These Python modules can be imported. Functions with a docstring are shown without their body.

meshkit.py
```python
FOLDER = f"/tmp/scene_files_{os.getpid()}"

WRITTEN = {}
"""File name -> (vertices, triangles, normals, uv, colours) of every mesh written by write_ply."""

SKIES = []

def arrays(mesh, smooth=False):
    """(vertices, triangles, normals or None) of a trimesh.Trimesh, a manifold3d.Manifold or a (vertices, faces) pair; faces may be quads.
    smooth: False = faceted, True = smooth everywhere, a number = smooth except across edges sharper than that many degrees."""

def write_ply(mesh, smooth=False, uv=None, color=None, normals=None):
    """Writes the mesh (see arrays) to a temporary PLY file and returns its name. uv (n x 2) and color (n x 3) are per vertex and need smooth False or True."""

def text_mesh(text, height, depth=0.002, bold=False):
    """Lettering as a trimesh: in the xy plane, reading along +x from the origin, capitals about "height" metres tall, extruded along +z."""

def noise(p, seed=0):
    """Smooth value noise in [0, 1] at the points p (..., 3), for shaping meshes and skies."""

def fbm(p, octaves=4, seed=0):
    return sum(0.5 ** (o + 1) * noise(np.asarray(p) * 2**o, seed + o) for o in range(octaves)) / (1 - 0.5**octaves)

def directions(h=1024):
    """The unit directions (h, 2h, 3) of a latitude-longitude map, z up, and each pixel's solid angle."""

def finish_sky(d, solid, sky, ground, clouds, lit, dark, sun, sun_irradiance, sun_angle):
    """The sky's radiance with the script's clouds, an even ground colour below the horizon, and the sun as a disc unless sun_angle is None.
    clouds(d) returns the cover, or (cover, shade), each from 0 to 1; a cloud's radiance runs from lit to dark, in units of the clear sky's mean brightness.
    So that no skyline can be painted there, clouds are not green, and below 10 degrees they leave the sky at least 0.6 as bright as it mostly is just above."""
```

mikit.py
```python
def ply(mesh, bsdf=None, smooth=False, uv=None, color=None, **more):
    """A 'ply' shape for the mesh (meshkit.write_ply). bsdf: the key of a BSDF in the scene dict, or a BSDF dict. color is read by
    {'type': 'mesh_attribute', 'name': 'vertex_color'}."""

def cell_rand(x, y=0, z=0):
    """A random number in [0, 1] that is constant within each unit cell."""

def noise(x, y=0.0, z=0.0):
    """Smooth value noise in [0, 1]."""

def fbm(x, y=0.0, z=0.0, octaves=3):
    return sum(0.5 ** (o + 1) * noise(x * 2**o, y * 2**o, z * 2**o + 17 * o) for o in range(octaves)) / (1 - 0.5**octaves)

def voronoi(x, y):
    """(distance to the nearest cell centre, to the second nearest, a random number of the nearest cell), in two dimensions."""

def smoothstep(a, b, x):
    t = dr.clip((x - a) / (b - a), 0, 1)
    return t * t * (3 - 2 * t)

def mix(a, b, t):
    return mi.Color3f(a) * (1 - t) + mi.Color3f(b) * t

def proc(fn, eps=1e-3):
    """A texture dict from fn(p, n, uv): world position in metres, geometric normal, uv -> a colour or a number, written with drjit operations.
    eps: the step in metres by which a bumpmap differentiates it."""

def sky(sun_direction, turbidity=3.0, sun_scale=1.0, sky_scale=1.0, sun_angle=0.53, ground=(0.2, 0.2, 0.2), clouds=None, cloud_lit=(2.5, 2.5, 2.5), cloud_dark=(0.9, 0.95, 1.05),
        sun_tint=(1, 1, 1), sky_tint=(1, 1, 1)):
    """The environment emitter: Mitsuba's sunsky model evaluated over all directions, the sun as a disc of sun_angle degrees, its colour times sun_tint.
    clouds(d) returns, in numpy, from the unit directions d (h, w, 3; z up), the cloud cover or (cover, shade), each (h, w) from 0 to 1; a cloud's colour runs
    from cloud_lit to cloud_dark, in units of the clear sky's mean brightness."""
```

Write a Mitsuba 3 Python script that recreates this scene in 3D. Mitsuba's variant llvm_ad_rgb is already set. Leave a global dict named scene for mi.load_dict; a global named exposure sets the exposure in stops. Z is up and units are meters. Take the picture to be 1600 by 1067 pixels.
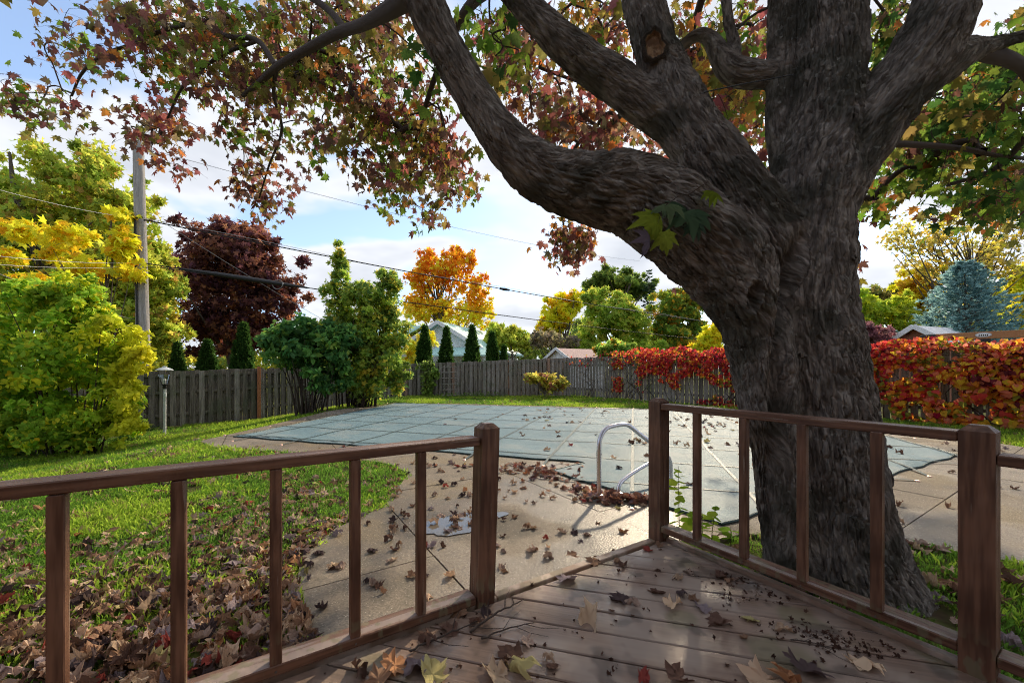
import math
import numpy as np
import trimesh
import shapely
import shapely.geometry as sg
import shapely.affinity as sa
import drjit as dr
import mitsuba as mi
import mikit
import meshkit
from mikit import noise, fbm, voronoi, cell_rand, smoothstep, mix, proc
from scipy.spatial import cKDTree

T = mi.ScalarTransform4f
scene, labels = {}, {}

# ---------------------------------------------------------------- camera, sky, exposure
F, HZ, CX, EYE = 620.0, 575.0, 800.0, 1.25     # focal length, horizon row and centre column in photo pixels, eye height (m)
scene['camera'] = {
    'type': 'perspective', 'fov': math.degrees(2 * math.atan(800 / F)), 'fov_axis': 'x',
    'to_world': T().look_at(origin=[0, 0, EYE], target=[0, 1, EYE], up=[0, 0, 1]),
    'principal_point_offset_y': (533.5 - HZ) / 1067, 'near_clip': 0.02, 'far_clip': 3000.0}
exposure = 2.9
SUN = np.array([0.49, 1.0, 0.735])


def sky_clouds(d):
    z = np.maximum(d[..., 2], 0.0)
    k = 1.0 / (z + 0.22)
    p = np.stack([d[..., 0] * k, d[..., 1] * k * 1.2, 0 * z + 3.7], -1)
    w = meshkit.fbm(p * 1.3 + 11, 3, 5) - 0.5
    n = meshkit.fbm(p * 2.1 + np.stack([w, -w, 0 * w], -1) * 1.2, 6, 3)
    m = meshkit.fbm(p * 6.0 + 5, 4, 9)
    v = n + 0.18 * (m - 0.5)
    cover = np.clip((v - 0.385) / 0.16, 0, 1)
    cover = cover * cover * (3 - 2 * cover)
    shade = np.clip((v - 0.53) / 0.2, 0, 1) * 0.75
    return 0.19 + 0.79 * cover, shade


scene['sky'] = mikit.sky(SUN, turbidity=3.0, sun_scale=.52, sun_angle=1.5, sun_tint=(.95, 1.0, 1.06), clouds=sky_clouds, sky_tint=(.90, .97, 1.06), cloud_lit=(1.6, 1.64, 1.72), cloud_dark=(1.05, 1.12, 1.26))

# ---------------------------------------------------------------- helpers
counts = {}


def num(key):
    """The key itself the first time, then key_001, key_002 ..."""
    n = counts.get(key, -1) + 1
    counts[key] = n
    return key if n == 0 else f'{key}_{n:03d}'


def tag(key, label=None, cat=None, group=None, kind=None):
    labels[key] = {a: b for a, b in (('label', label), ('category', cat), ('group', group), ('kind', kind)) if b}
    return key


def put(key, mesh, bsdf, smooth=False, color=None, **more):
    """One shape entry; color: one colour for the mesh or one per vertex."""
    if color is not None:
        if not isinstance(mesh, tuple):
            mesh = (np.array(mesh.vertices), np.array(mesh.faces))
        color = np.asarray(color, float)
        if color.ndim == 1:
            color = np.tile(color, (len(mesh[0]), 1))
    scene[key] = mikit.ply(mesh, bsdf, smooth=smooth, color=color, **more)
    return key


def part(holder, name, mesh, bsdf, smooth=False, color=None, **more):
    return put(num(holder + '__' + name), mesh, bsdf, smooth, color, **more)


def W(px, py, D):
    """The point D metres ahead of the camera that stands at a photo pixel."""
    return np.array([(px - CX) / F * D, D, EYE - (py - HZ) / F * D])


def cat(meshes):
    vs, fs, n = [], [], 0
    for m in meshes:
        v, f = (m if isinstance(m, tuple) else (np.asarray(m.vertices), np.asarray(m.faces)))
        vs.append(v); fs.append(np.asarray(f) + n); n += len(v)
    return np.vstack(vs), np.vstack(fs)


def bevel_box(sx, sy, sz, b=0.004):
    """Box with chamfered edges, centred on the origin (44 triangles)."""
    h = np.array([sx, sy, sz]) / 2
    b = min(b, h.min() * 0.6)
    pts = []
    for s in np.ndindex(2, 2, 2):
        g = np.array(s) * 2 - 1
        for k in range(3):
            q = h - b
            q[k] = h[k]
            pts.append(g * q)
    return trimesh.convex.convex_hull(np.array(pts))


BOXES = {}


def box_to(p, q, up, sx, sy, b=0.004):
    """A bevelled bar from p to q, sx wide across and sy along 'up'."""
    p, q = np.asarray(p, float), np.asarray(q, float)
    L = np.linalg.norm(q - p)
    m = bevel_box(sx, sy, L, b)
    z = (q - p) / L
    x = np.cross(up, z); x /= np.linalg.norm(x)
    y = np.cross(z, x)
    v = m.vertices @ np.array([x, y, z]) + (p + q) / 2
    return v, np.array(m.faces)


def tube(path, radii, n=8, caps=True):
    path = np.asarray(path, float)
    k = len(path)
    radii = np.broadcast_to(np.asarray(radii, float), (k,))
    t = np.gradient(path, axis=0)
    t /= np.linalg.norm(t, axis=1, keepdims=True) + 1e-12
    a = np.array([0, 0, 1.0]) if abs(t[0, 2]) < 0.9 else np.array([1.0, 0, 0])
    x = np.cross(a, t[0]); x /= np.linalg.norm(x)
    ang = np.arange(n) * 2 * np.pi / n
    V = np.empty((k, n, 3))
    for i in range(k):
        x = x - t[i] * (x @ t[i]); x /= np.linalg.norm(x)
        y = np.cross(t[i], x)
        V[i] = path[i] + radii[i] * (np.cos(ang)[:, None] * x + np.sin(ang)[:, None] * y)
    i = np.arange(k - 1)[:, None] * n
    j = np.arange(n)[None]
    a_, b_ = i + j, i + (j + 1) % n
    f = np.concatenate([np.stack([a_, b_, b_ + n], -1).reshape(-1, 3), np.stack([a_, b_ + n, a_ + n], -1).reshape(-1, 3)])
    V = V.reshape(-1, 3)
    if caps:
        e = (k - 1) * n
        f = np.vstack([f, [[0, q + 1, q] for q in range(1, n - 1)], [[e, e + q, e + q + 1] for q in range(1, n - 1)]])
    return V, f


def lathe(profile, n=24):
    """Solid of revolution round z of (radius, z) rows."""
    return tube_from(profile, n)


def tube_from(profile, n):
    pr = np.asarray(profile, float)
    ang = np.arange(n) * 2 * np.pi / n
    V = np.stack([pr[:, None, 0] * np.cos(ang), pr[:, None, 0] * np.sin(ang), np.broadcast_to(pr[:, None, 1], (len(pr), n))], -1)
    i = np.arange(len(pr) - 1)[:, None] * n
    j = np.arange(n)[None]
    a_, b_ = i + j, i + (j + 1) % n
    f = np.concatenate([np.stack([a_, b_, b_ + n], -1).reshape(-1, 3), np.stack([a_, b_ + n, a_ + n], -1).reshape(-1, 3)])
    return V.reshape(-1, 3), f


def spline(pts, step):
    """Catmull-Rom through rows of any width, resampled about every 'step' metres (first three columns)."""
    p = np.asarray(pts, float)
    p = np.vstack([2 * p[0] - p[1], p, 2 * p[-1] - p[-2]])
    out = []
    for i in range(1, len(p) - 2):
        n = max(2, int(np.linalg.norm(p[i + 1, :3] - p[i, :3]) / step))
        t = (np.arange(n) / n)[:, None]
        a, b, c, d = p[i - 1], p[i], p[i + 1], p[i + 2]
        out.append(0.5 * (2 * b + (c - a) * t + (2 * a - 5 * b + 4 * c - d) * t**2 + (3 * b - a - 3 * c + d) * t**3))
    out.append(p[-2:-1])
    return np.vstack(out)


def extrude(poly, z0, z1):
    m = trimesh.creation.extrude_polygon(poly, z1 - z0, engine='earcut')
    m.apply_translation([0, 0, z0])
    return np.array(m.vertices), np.array(m.faces)


def polys(g):
    return [q for q in getattr(g, 'geoms', [g]) if q.geom_type == 'Polygon' and q.area > 1e-4]


def sm(a, b, x):
    t = np.clip((x - a) / (b - a), 0, 1)
    return t * t * (3 - 2 * t)


def ground(x, y):
    """Height of the soil: level round the pool, lower along the left fence."""
    s = -(x + 4.6) + np.maximum(y - 14, 0) * 0.25
    far = sm(20, 60, np.hypot(x, y))
    return -0.03 - 0.5 * sm(0.3, 4.2, s) * (1 - far) - 0.25 * far


def gp(px, py):
    """Where a photo pixel meets the ground."""
    D = EYE * F / max(py - HZ, 1)
    for _ in range(40):
        x = (px - CX) / F * D
        D = 0.5 * D + 0.5 * (EYE - ground(x, D)) * F / (py - HZ)
    return np.array([(px - CX) / F * D, D, ground((px - CX) / F * D, D)])


def scatter(tv, tf, pos, R, s, col):
    """Many copies of one small mesh as one: R rows of axes (n,3,3 columns x,y,z), s sizes, col colours."""
    n, k = len(pos), len(tv)
    V = pos[:, None] + np.einsum('nij,kj->nki', R, tv) * np.reshape(s, (-1, 1, 1))
    Fc = (np.asarray(tf)[None] + (np.arange(n) * k)[:, None, None]).reshape(-1, 3)
    return V.reshape(-1, 3), Fc, np.repeat(col, k, axis=0)


def frames(normal, spin):
    """Axes whose third column is 'normal', turned by spin about it."""
    z = normal / (np.linalg.norm(normal, axis=1, keepdims=True) + 1e-12)
    a = np.where(np.abs(z[:, 2:3]) < 0.95, [[0, 0, 1.0]], [[1.0, 0, 0]])
    x = np.cross(a, z); x /= np.linalg.norm(x, axis=1, keepdims=True)
    y = np.cross(z, x)
    c, s_ = np.cos(spin)[:, None], np.sin(spin)[:, None]
    return np.stack([x * c + y * s_, y * c - x * s_, z], -1)


def rnd_dirs(rng, n):
    v = rng.normal(size=(n, 3))
    return v / np.linalg.norm(v, axis=1, keepdims=True)


# leaf outlines (petiole base at the origin, tip along +y, about one unit long)
def lobed(half, ctr=(0, 0.38), cup=0.0):
    half = np.array(half, float)
    left = half[1:-1][::-1] * [-1, 1]
    ring = np.vstack([half, left])
    v = np.vstack([[ctr], ring])
    z = cup * (np.abs(v[:, 0]) ** 2 * 2 + (v[:, 1] - 0.4) ** 2)
    v = np.column_stack([v, z])
    m = len(ring)
    f = np.array([[0, 1 + i, 1 + (i + 1) % m] for i in range(m)])
    return v, f


MAPLE = lobed([(0, 0), (.24, -.1), (.2, .1), (.56, .08), (.35, .28), (.62, .6), (.24, .5), (.2, .74), (0, 1.02)], cup=-0.22)
def ringed(half, ctr=(0, .36)):
    """A toothed leaf with a ring of points halfway in, so that it can curl."""
    half = np.array(half, float)
    ring = np.vstack([half, half[1:-1][::-1] * [-1, 1]])
    k = len(ring)
    v = np.vstack([[ctr], np.array(ctr) * .5 + ring * .5, ring])
    i = np.arange(k); j = (i + 1) % k
    f = np.vstack([np.stack([0 * i, 1 + i, 1 + j], 1), np.stack([1 + i, 1 + k + i, 1 + k + j], 1), np.stack([1 + i, 1 + k + j, 1 + j], 1)])
    z = -.22 * (v[:, 0] ** 2 * 2 + (v[:, 1] - .4) ** 2)
    return np.column_stack([v, z]), f


MAPLE_D = ringed([(0, 0), (.12, -.05), (.29, -.12), (.27, .0), (.44, .03), (.57, .11), (.45, .18), (.40, .27), (.50, .40), (.61, .61), (.47, .57), (.36, .52), (.25, .53), (.27, .66), (.18, .79), (.11, .76), (0, 1.02)])
MAPLE_S = lobed([(0, 0), (.48, .06), (.3, .28), (.58, .62), (.2, .55), (0, 1.0)], cup=-0.25)
OVAL = lobed([(0, 0), (.26, .3), (.22, .65), (0, 1.0)], ctr=(0, .45), cup=-0.3)
DIAMOND = (np.array([[0, 0, 0], [.3, .45, .07], [0, 1, 0], [-.3, .45, .07]]), np.array([[0, 1, 2], [0, 2, 3]]))
CLUMP = (np.array([[0, 0, 0], [.42, .3, .12], [.15, .55, -.02], [.3, 1.0, .1], [-.05, .7, 0], [-.4, .8, .12], [-.22, .42, -.03], [-.45, .15, .1]]),
         np.array([[0, 1, 2], [2, 3, 4], [4, 5, 6], [6, 7, 0], [0, 2, 4], [0, 4, 6]]))

# ---------------------------------------------------------------- materials
VC = {'type': 'mesh_attribute', 'name': 'vertex_color'}
U1, U2 = np.array([.846, .533]), np.array([.533, -.846])      # deck edges, in the ground plane
E1, E2 = np.array([.956, -.292]), np.array([.292, .956])      # pool edges
PL = np.array([.966, -.259])                                   # run of the deck boards


def rgh(base, rough, spec=0.5, **more):
    base = {'type': 'rgb', 'value': list(base)} if isinstance(base, tuple) else base
    return {'type': 'principled', 'base_color': base, 'roughness': rough, 'specular': spec, **more}


def two(b):
    return {'type': 'twosided', 'bsdf': b}


def bump(b, fn, scale, eps=1e-3):
    return {'type': 'bumpmap', 'arbitrary': proc(fn, eps), 'scale': scale, 'bsdf': b}


scene['mat_leaf'] = {'type': 'principledthin', 'base_color': VC, 'roughness': 0.45, 'diff_trans': 1.35, 'spec_trans': 0.0, 'eta': 1.35}
scene['mat_dry_leaf'] = {'type': 'principledthin', 'base_color': VC, 'roughness': 0.35, 'diff_trans': 0.35, 'spec_trans': 0.0, 'eta': 1.4}
scene['mat_color'] = two(rgh(VC, 0.8, 0.2))


def wood_bump(p, n, uv):
    a = p.x * float(PL[0]) + p.y * float(PL[1])
    b = -p.x * float(PL[1]) + p.y * float(PL[0])
    return fbm(a * 7, b * 160, p.z * 30, 3) + 0.5 * fbm(a * 60, b * 60, p.z * 60, 2)


T0 = float(np.array([.95, 2.57]) @ np.array([.259, .966]))


def deck_color(p, n, uv):
    a = p.x * float(PL[0]) + p.y * float(PL[1])
    b = -p.x * float(PL[1]) + p.y * float(PL[0])
    g = .75 * fbm(a * 5, b * 120, 1.0, 3) + .45 * (cell_rand(dr.floor((b - T0) / .1475), 3, 1) - .3)
    w = fbm(p.x * 3.2, p.y * 3.2, 4.0, 4)
    c = mix((.145, .092, .068), (.26, .18, .136), g)
    c = mix(c, (.29, .23, .19), smoothstep(.5, .72, w) * .7)
    c = mix(c, (.12, .11, .05), smoothstep(.60, .74, fbm(p.x * 4 + 7, p.y * 4, 9.0, 3)) * .55)
    return mix(c, (.05, .034, .027), smoothstep(.60, .78, fbm(p.x * 9, p.y * 9 + 3, 2.0, 3)) * .6)


def deck_rough(p, n, uv):
    return 0.27 + 0.40 * smoothstep(.35, .65, fbm(p.x * 2.6 + 3, p.y * 2.6, 1.0, 3)) + .12 * noise(p.x * 60, p.y * 60, 0)


scene['mat_deck'] = two(bump(rgh(proc(deck_color), proc(deck_rough), .5), wood_bump, 0.0022))


def rail_color(along):
    """Brown deck stain with the grain running along one axis: 0 and 1 the two deck edges, 2 upright."""
    k = [80.0, 80.0, 80.0]
    k[along] = 5.0

    def fn(p, n, uv):
        a = p.x * float(U1[0]) + p.y * float(U1[1])
        b = p.x * float(U2[0]) + p.y * float(U2[1])
        g = .6 * fbm(a * k[0], b * k[1], p.z * k[2], 4) + .4 * fbm(a * 6, b * 6, p.z * 6, 3)
        c = mix((.068, .029, .016), (.185, .092, .055), smoothstep(.3, .72, g))
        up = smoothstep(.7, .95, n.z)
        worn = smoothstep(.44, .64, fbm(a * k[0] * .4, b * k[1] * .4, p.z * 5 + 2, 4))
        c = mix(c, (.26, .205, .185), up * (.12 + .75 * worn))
        chip = smoothstep(.72, .79, fbm(a * k[0] * .8, b * k[1] * .8, p.z * k[2] * .8, 3))
        c = mix(c, (.22, .165, .125), chip * .7)
        rot = smoothstep(.36, .18, p.z) * smoothstep(.52, .66, fbm(p.x * 40, p.y * 40, p.z * 16, 3))
        return mix(c, (.16, .145, .085), rot * .65)
    return fn


def rail_bump(p, n, uv):
    return fbm(p.x * 60, p.y * 60, p.z * 9, 3) + fbm(p.x * 20, p.y * 20, p.z * 20, 2)


for k_, nm_ in ((0, 'mat_rail_1'), (1, 'mat_rail_2'), (2, 'mat_rail')):
    scene[nm_] = two(bump(rgh(proc(rail_color(k_)), .52, .4), rail_bump, 0.003))


def trim_color(p, n, uv):
    w = fbm(p.x * 11, p.y * 11, p.z * 8, 4)
    c = mix((.40, .31, .25), (.26, .17, .12), smoothstep(.35, .6, w))
    return mix(c, (.14, .12, .07), smoothstep(.6, .74, fbm(p.x * 19 + 5, p.y * 7, 0, 3)) * .6)


scene['mat_trim'] = two(bump(rgh(proc(trim_color), .6, .35), rail_bump, 0.002))


def conc_color(p, n, uv):
    w = fbm(p.x * .9, p.y * .9, 2.0, 4)
    f_ = fbm(p.x * 7, p.y * 7, 0.0, 4)
    c = mix((.130, .102, .075), (.205, .168, .128), smoothstep(.3, .7, w))
    c = mix(c, (.115, .10, .075), smoothstep(.52, .72, f_) * .55)
    c = mix(c, (.18, .135, .075), smoothstep(.52, .70, fbm(p.x * 1.7 + 4, p.y * 1.7, 7.0, 4)) * .6)
    dx, dy = (p.x + .33) / .62, (p.y - 3.2) / .36
    damp = smoothstep(1.25, .75, dr.sqrt(dx * dx + dy * dy) + 1.1 * (fbm(p.x * 5, p.y * 5, 1.0, 4) - .5))
    c = c * (1 - .38 * damp)
    s = cell_rand(dr.floor(p.x * 170), dr.floor(p.y * 170), 1)
    c = c * (0.72 + .5 * noise(p.x * 130, p.y * 130, 0))
    return mix(c, (.42, .37, .31), smoothstep(.965, .99, s) * .6)


def conc_bump(p, n, uv):
    return fbm(p.x * 110, p.y * 110, 0, 3) + 2.5 * fbm(p.x * 2.5, p.y * 2.5, 0, 2)


def conc_rough(p, n, uv):
    return 0.42 + 0.4 * smoothstep(.42, .6, fbm(p.x * 1.3 + 2, p.y * 1.3, 5.0, 3))


scene['mat_concrete'] = two(bump(rgh(proc(conc_color), proc(conc_rough), .4), conc_bump, 0.0025))


def soil_color(p, n, uv):
    w = fbm(p.x * 1.3, p.y * 1.3, 0, 4)
    c = mix((.052, .05, .018), (.115, .13, .03), smoothstep(.3, .65, w))
    return mix(c, (.05, .034, .02), smoothstep(.5, .7, fbm(p.x * 8, p.y * 8, 3.0, 4)))


def soil_bump(p, n, uv):
    return fbm(p.x * 25, p.y * 25, 0, 4)


scene['mat_soil'] = two(bump(rgh(proc(soil_color), .95, .1), soil_bump, 0.02))


def cover_color(p, n, uv):
    w = fbm(p.x * .8, p.y * .8, 0, 4)
    c = mix((.115, .180, .205), (.165, .235, .260), w)
    m = noise(p.x * 220, p.y * 220, 0)
    c = c * (.85 + .3 * m)
    return mix(c, (.24, .26, .25), smoothstep(.5, .72, fbm(p.x * 2.2 + 9, p.y * 2.2, 3.0, 4)) * .4)


def cover_bump(p, n, uv):
    return fbm(p.x * 90, p.y * 90, 0, 2) + 6 * fbm(p.x * 5, p.y * 5, 2.0, 3)


scene['mat_cover'] = two(bump(rgh(proc(cover_color), .60, .13), cover_bump, 0.0016))
scene['mat_strap'] = two(rgh((.045, .07, .07), .55, .4))
scene['mat_piping'] = two(rgh((.02, .045, .04), .5, .4))


def fence_tone(lo, hi, green):
    def fn(p, n, uv):
        g = fbm(p.x * 40 + p.y * 30, p.y * 40 - p.x * 30, p.z * 2.2, 4)
        c = mix(lo, hi, smoothstep(.25, .75, g))
        return mix(c, green, smoothstep(.5, .72, fbm(p.x * 2.5, p.y * 2.5, p.z * 2, 3)) * .6)
    return fn


FENCE_TONES = [((.105, .092, .078), (.235, .21, .18), (.115, .125, .085)), ((.145, .13, .115), (.30, .272, .245), (.14, .15, .11)),
               ((.076, .066, .056), (.17, .15, .128), (.085, .095, .065)), ((.20, .12, .085), (.32, .22, .165), (.17, .14, .09))]
for i_, t_ in enumerate(FENCE_TONES):
    scene[f'mat_fence_{i_}'] = two(rgh(proc(fence_tone(*t_)), .85, .2))


def bark_ridges(p, n, uv):
    w = fbm(uv.x * 16, uv.y * 9, 1.0, 3) - .5
    u = uv.x + w * .03
    a = noise(u * 80, uv.y * 10.0, 3.0)
    b = noise(u * 140, uv.y * 26.0, 8.0)
    r = dr.minimum(dr.abs(2 * a - 1) * 2.2, dr.abs(2 * b - 1) * 2.6 + .15)
    return dr.minimum(r, 1.0) + .35 * fbm(p.x * 90, p.y * 90, p.z * 50, 3)


def bark_fine(p, n, uv):
    return fbm(p.x * 70, p.y * 70, p.z * 45, 4)


def bark_color(p, n, uv):
    g = fbm(p.x * 16, p.y * 16, p.z * 9, 3)
    w_ = fbm(uv.x * 16, uv.y * 9, 1.0, 3) - .5
    grain = fbm(uv.x * 75 + 3 + w_ * 3, uv.y * 15, 2.0, 4)
    
    c = mix((.095, .083, .072), (.25, .225, .20), smoothstep(.28, .72, .35 * g + .65 * grain))
    c = mix(c, (.045, .047, .036), smoothstep(.50, .68, fbm(p.x * 4, p.y * 4, p.z * 4 + 3, 4)) * .75)
    lich = smoothstep(.64, .74, fbm(p.x * 34 + 5, p.y * 34, p.z * 34, 3)) * smoothstep(.45, .6, fbm(p.x * 3, p.y * 3 + 8, p.z * 3, 2))
    return mix(c, (.26, .26, .235), lich * .6)


scene['mat_bark'] = two(bump(rgh(proc(bark_color), .9, .12), bark_ridges, 0.013, 8e-4))
scene['mat_twig'] = two(rgh((.06, .045, .038), .85, .2))
scene['mat_trunk'] = two(rgh(proc(lambda p, n, uv: mix((.07, .055, .045), (.15, .125, .105), fbm(p.x * 12, p.y * 12, p.z * 5, 3))), .9, .15))
scene['mat_cut'] = two(bump(rgh(proc(lambda p, n, uv: mix((.15, .09, .055), (.36, .25, .155), smoothstep(.3, .7, fbm(p.x * 45, p.y * 45, p.z * 30, 4)))), .75, .2), bark_fine, .004))
scene['mat_steel'] = {'type': 'roughconductor', 'material': 'Cr', 'alpha': 0.16}
scene['mat_lamp_metal'] = rgh((.42, .45, .48), .38, .5)
scene['mat_lamp_post'] = rgh((.55, .56, .56), .5, .4)
scene['mat_black'] = two(rgh((.02, .02, .022), .5, .4))
scene['mat_cable'] = rgh((.018, .018, .02), .55, .4)
scene['mat_wire'] = rgh((.30, .30, .31), .4, .5)
scene['mat_white'] = two(rgh((.72, .73, .74), .6, .3))
scene['mat_glass'] = {'type': 'thindielectric', 'int_ior': 1.5}
# ---------------------------------------------------------------- the setting: lawn, patio, deck
def axis(a, b, fine, coarse):
    return np.unique(np.concatenate([-np.array(coarse), np.arange(a, b, fine), coarse]))


gx = axis(-16, 16, .4, [900, 300, 120, 60, 40, 28, 20])
gy = np.unique(np.concatenate([[-900, -200, -60, -20, -8], np.arange(-4, 27, .4), [30, 36, 45, 60, 90, 150, 300, 900]]))
X_, Y_ = np.meshgrid(gx, gy, indexing='ij')
V_ = np.stack([X_, Y_, ground(X_, Y_)], -1).reshape(-1, 3)
i_ = (np.arange(len(gx) - 1)[:, None] * len(gy) + np.arange(len(gy) - 1)[None]).ravel()
put('lawn', (V_, np.stack([i_, i_ + len(gy), i_ + len(gy) + 1, i_ + 1], 1)), 'mat_soil', smooth=True)
tag('lawn', kind='structure')

LP, CP, DP = np.array([-.145, 1.88]), np.array([.95, 2.57]), np.array([1.69, 1.436])     # three railing posts
DECK_Z = 0.15
COVER = [(-5.04, 7.18), (.95, 5.2), (.43, 4.81), (1.65, 3.12), (6.4, 5.65), (7.95, 10.75), (-4.1, 14.0)]
PATIO = sg.Polygon([CP, (1.32, 2.83), (1.75, 3.0), (2.78, 2.9), (3.28, 2.54), (6, 1.2), (10.5, -1), (10.2, 4), (8.2, 5.2), (8.0, 7.5), (8.75, 11.0), (-4.4, 14.55), (-5.35, 11.6),
                    (-5.3, 9.4), (-5.35, 6.8), (-4.75, 6.3), (-3.46, 5.95), (-2.3, 5.55), (-1.58, 5.17), (-1.22, 4.7), (-1.2, 4.2), (-1.16, 3.6), (-1.38, 3.1), (-1.4, 2.63), (-1.2, 2.2),
                    (-.95, 1.87), (-.62, 1.45), (0.0, 1.7)])
DECK = sg.Polygon([CP, CP - U1 * 4.2, CP - U1 * 4.2 + U2 * 3.4, CP + U2 * 3.6])
hole = sg.Polygon(COVER).buffer(-.45)
patio_area = PATIO.difference(hole).difference(DECK.buffer(-.25))
tag('patio', kind='structure')
rng = np.random.default_rng(4)
o_ = np.array([2.86, 2.98])                       # a joint crossing
for a in range(-8, 9):
    for b in range(-8, 9):
        s_ = 1.52
        q = [o_ + U1 * (a + i) * s_ + U2 * (b + j) * s_ for i, j in ((0, 0), (1, 0), (1, 1), (0, 1))]
        for g in polys(sg.Polygon(q).buffer(-.005).intersection(patio_area)):
            dz = rng.normal(0, .0012)
            part('patio', 'slab', extrude(g, -.12, dz), 'mat_concrete')

# a wet hollow in the concrete
def blob(cx, cy, rx, ry, n=64, amp=.3, seed=0, rot=0.0):
    t = np.arange(n) * 2 * np.pi / n
    r = 1 + amp * 2 * (meshkit.fbm(np.stack([np.cos(t) * 1.6 + 9, np.sin(t) * 1.6 + 3, 0 * t], -1), 4, seed) - .5)
    p = np.stack([np.cos(t) * r * rx, np.sin(t) * r * ry], -1)
    c, s = math.cos(rot), math.sin(rot)
    return sg.Polygon(p @ np.array([[c, s], [-s, c]]) + [cx, cy]).buffer(0)


scene['mat_puddle'] = two(rgh((.10, .085, .065), .035, .6))
put('puddle', extrude(blob(-.35, 3.22, .34, .17, amp=.75, seed=2, rot=.5).buffer(-.03).buffer(.06).buffer(-.03).intersection(PATIO), -.05, .0055), 'mat_puddle')
tag('puddle', 'shallow rain puddle with dead leaves on the concrete patio', 'puddle', kind='structure')

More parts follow.
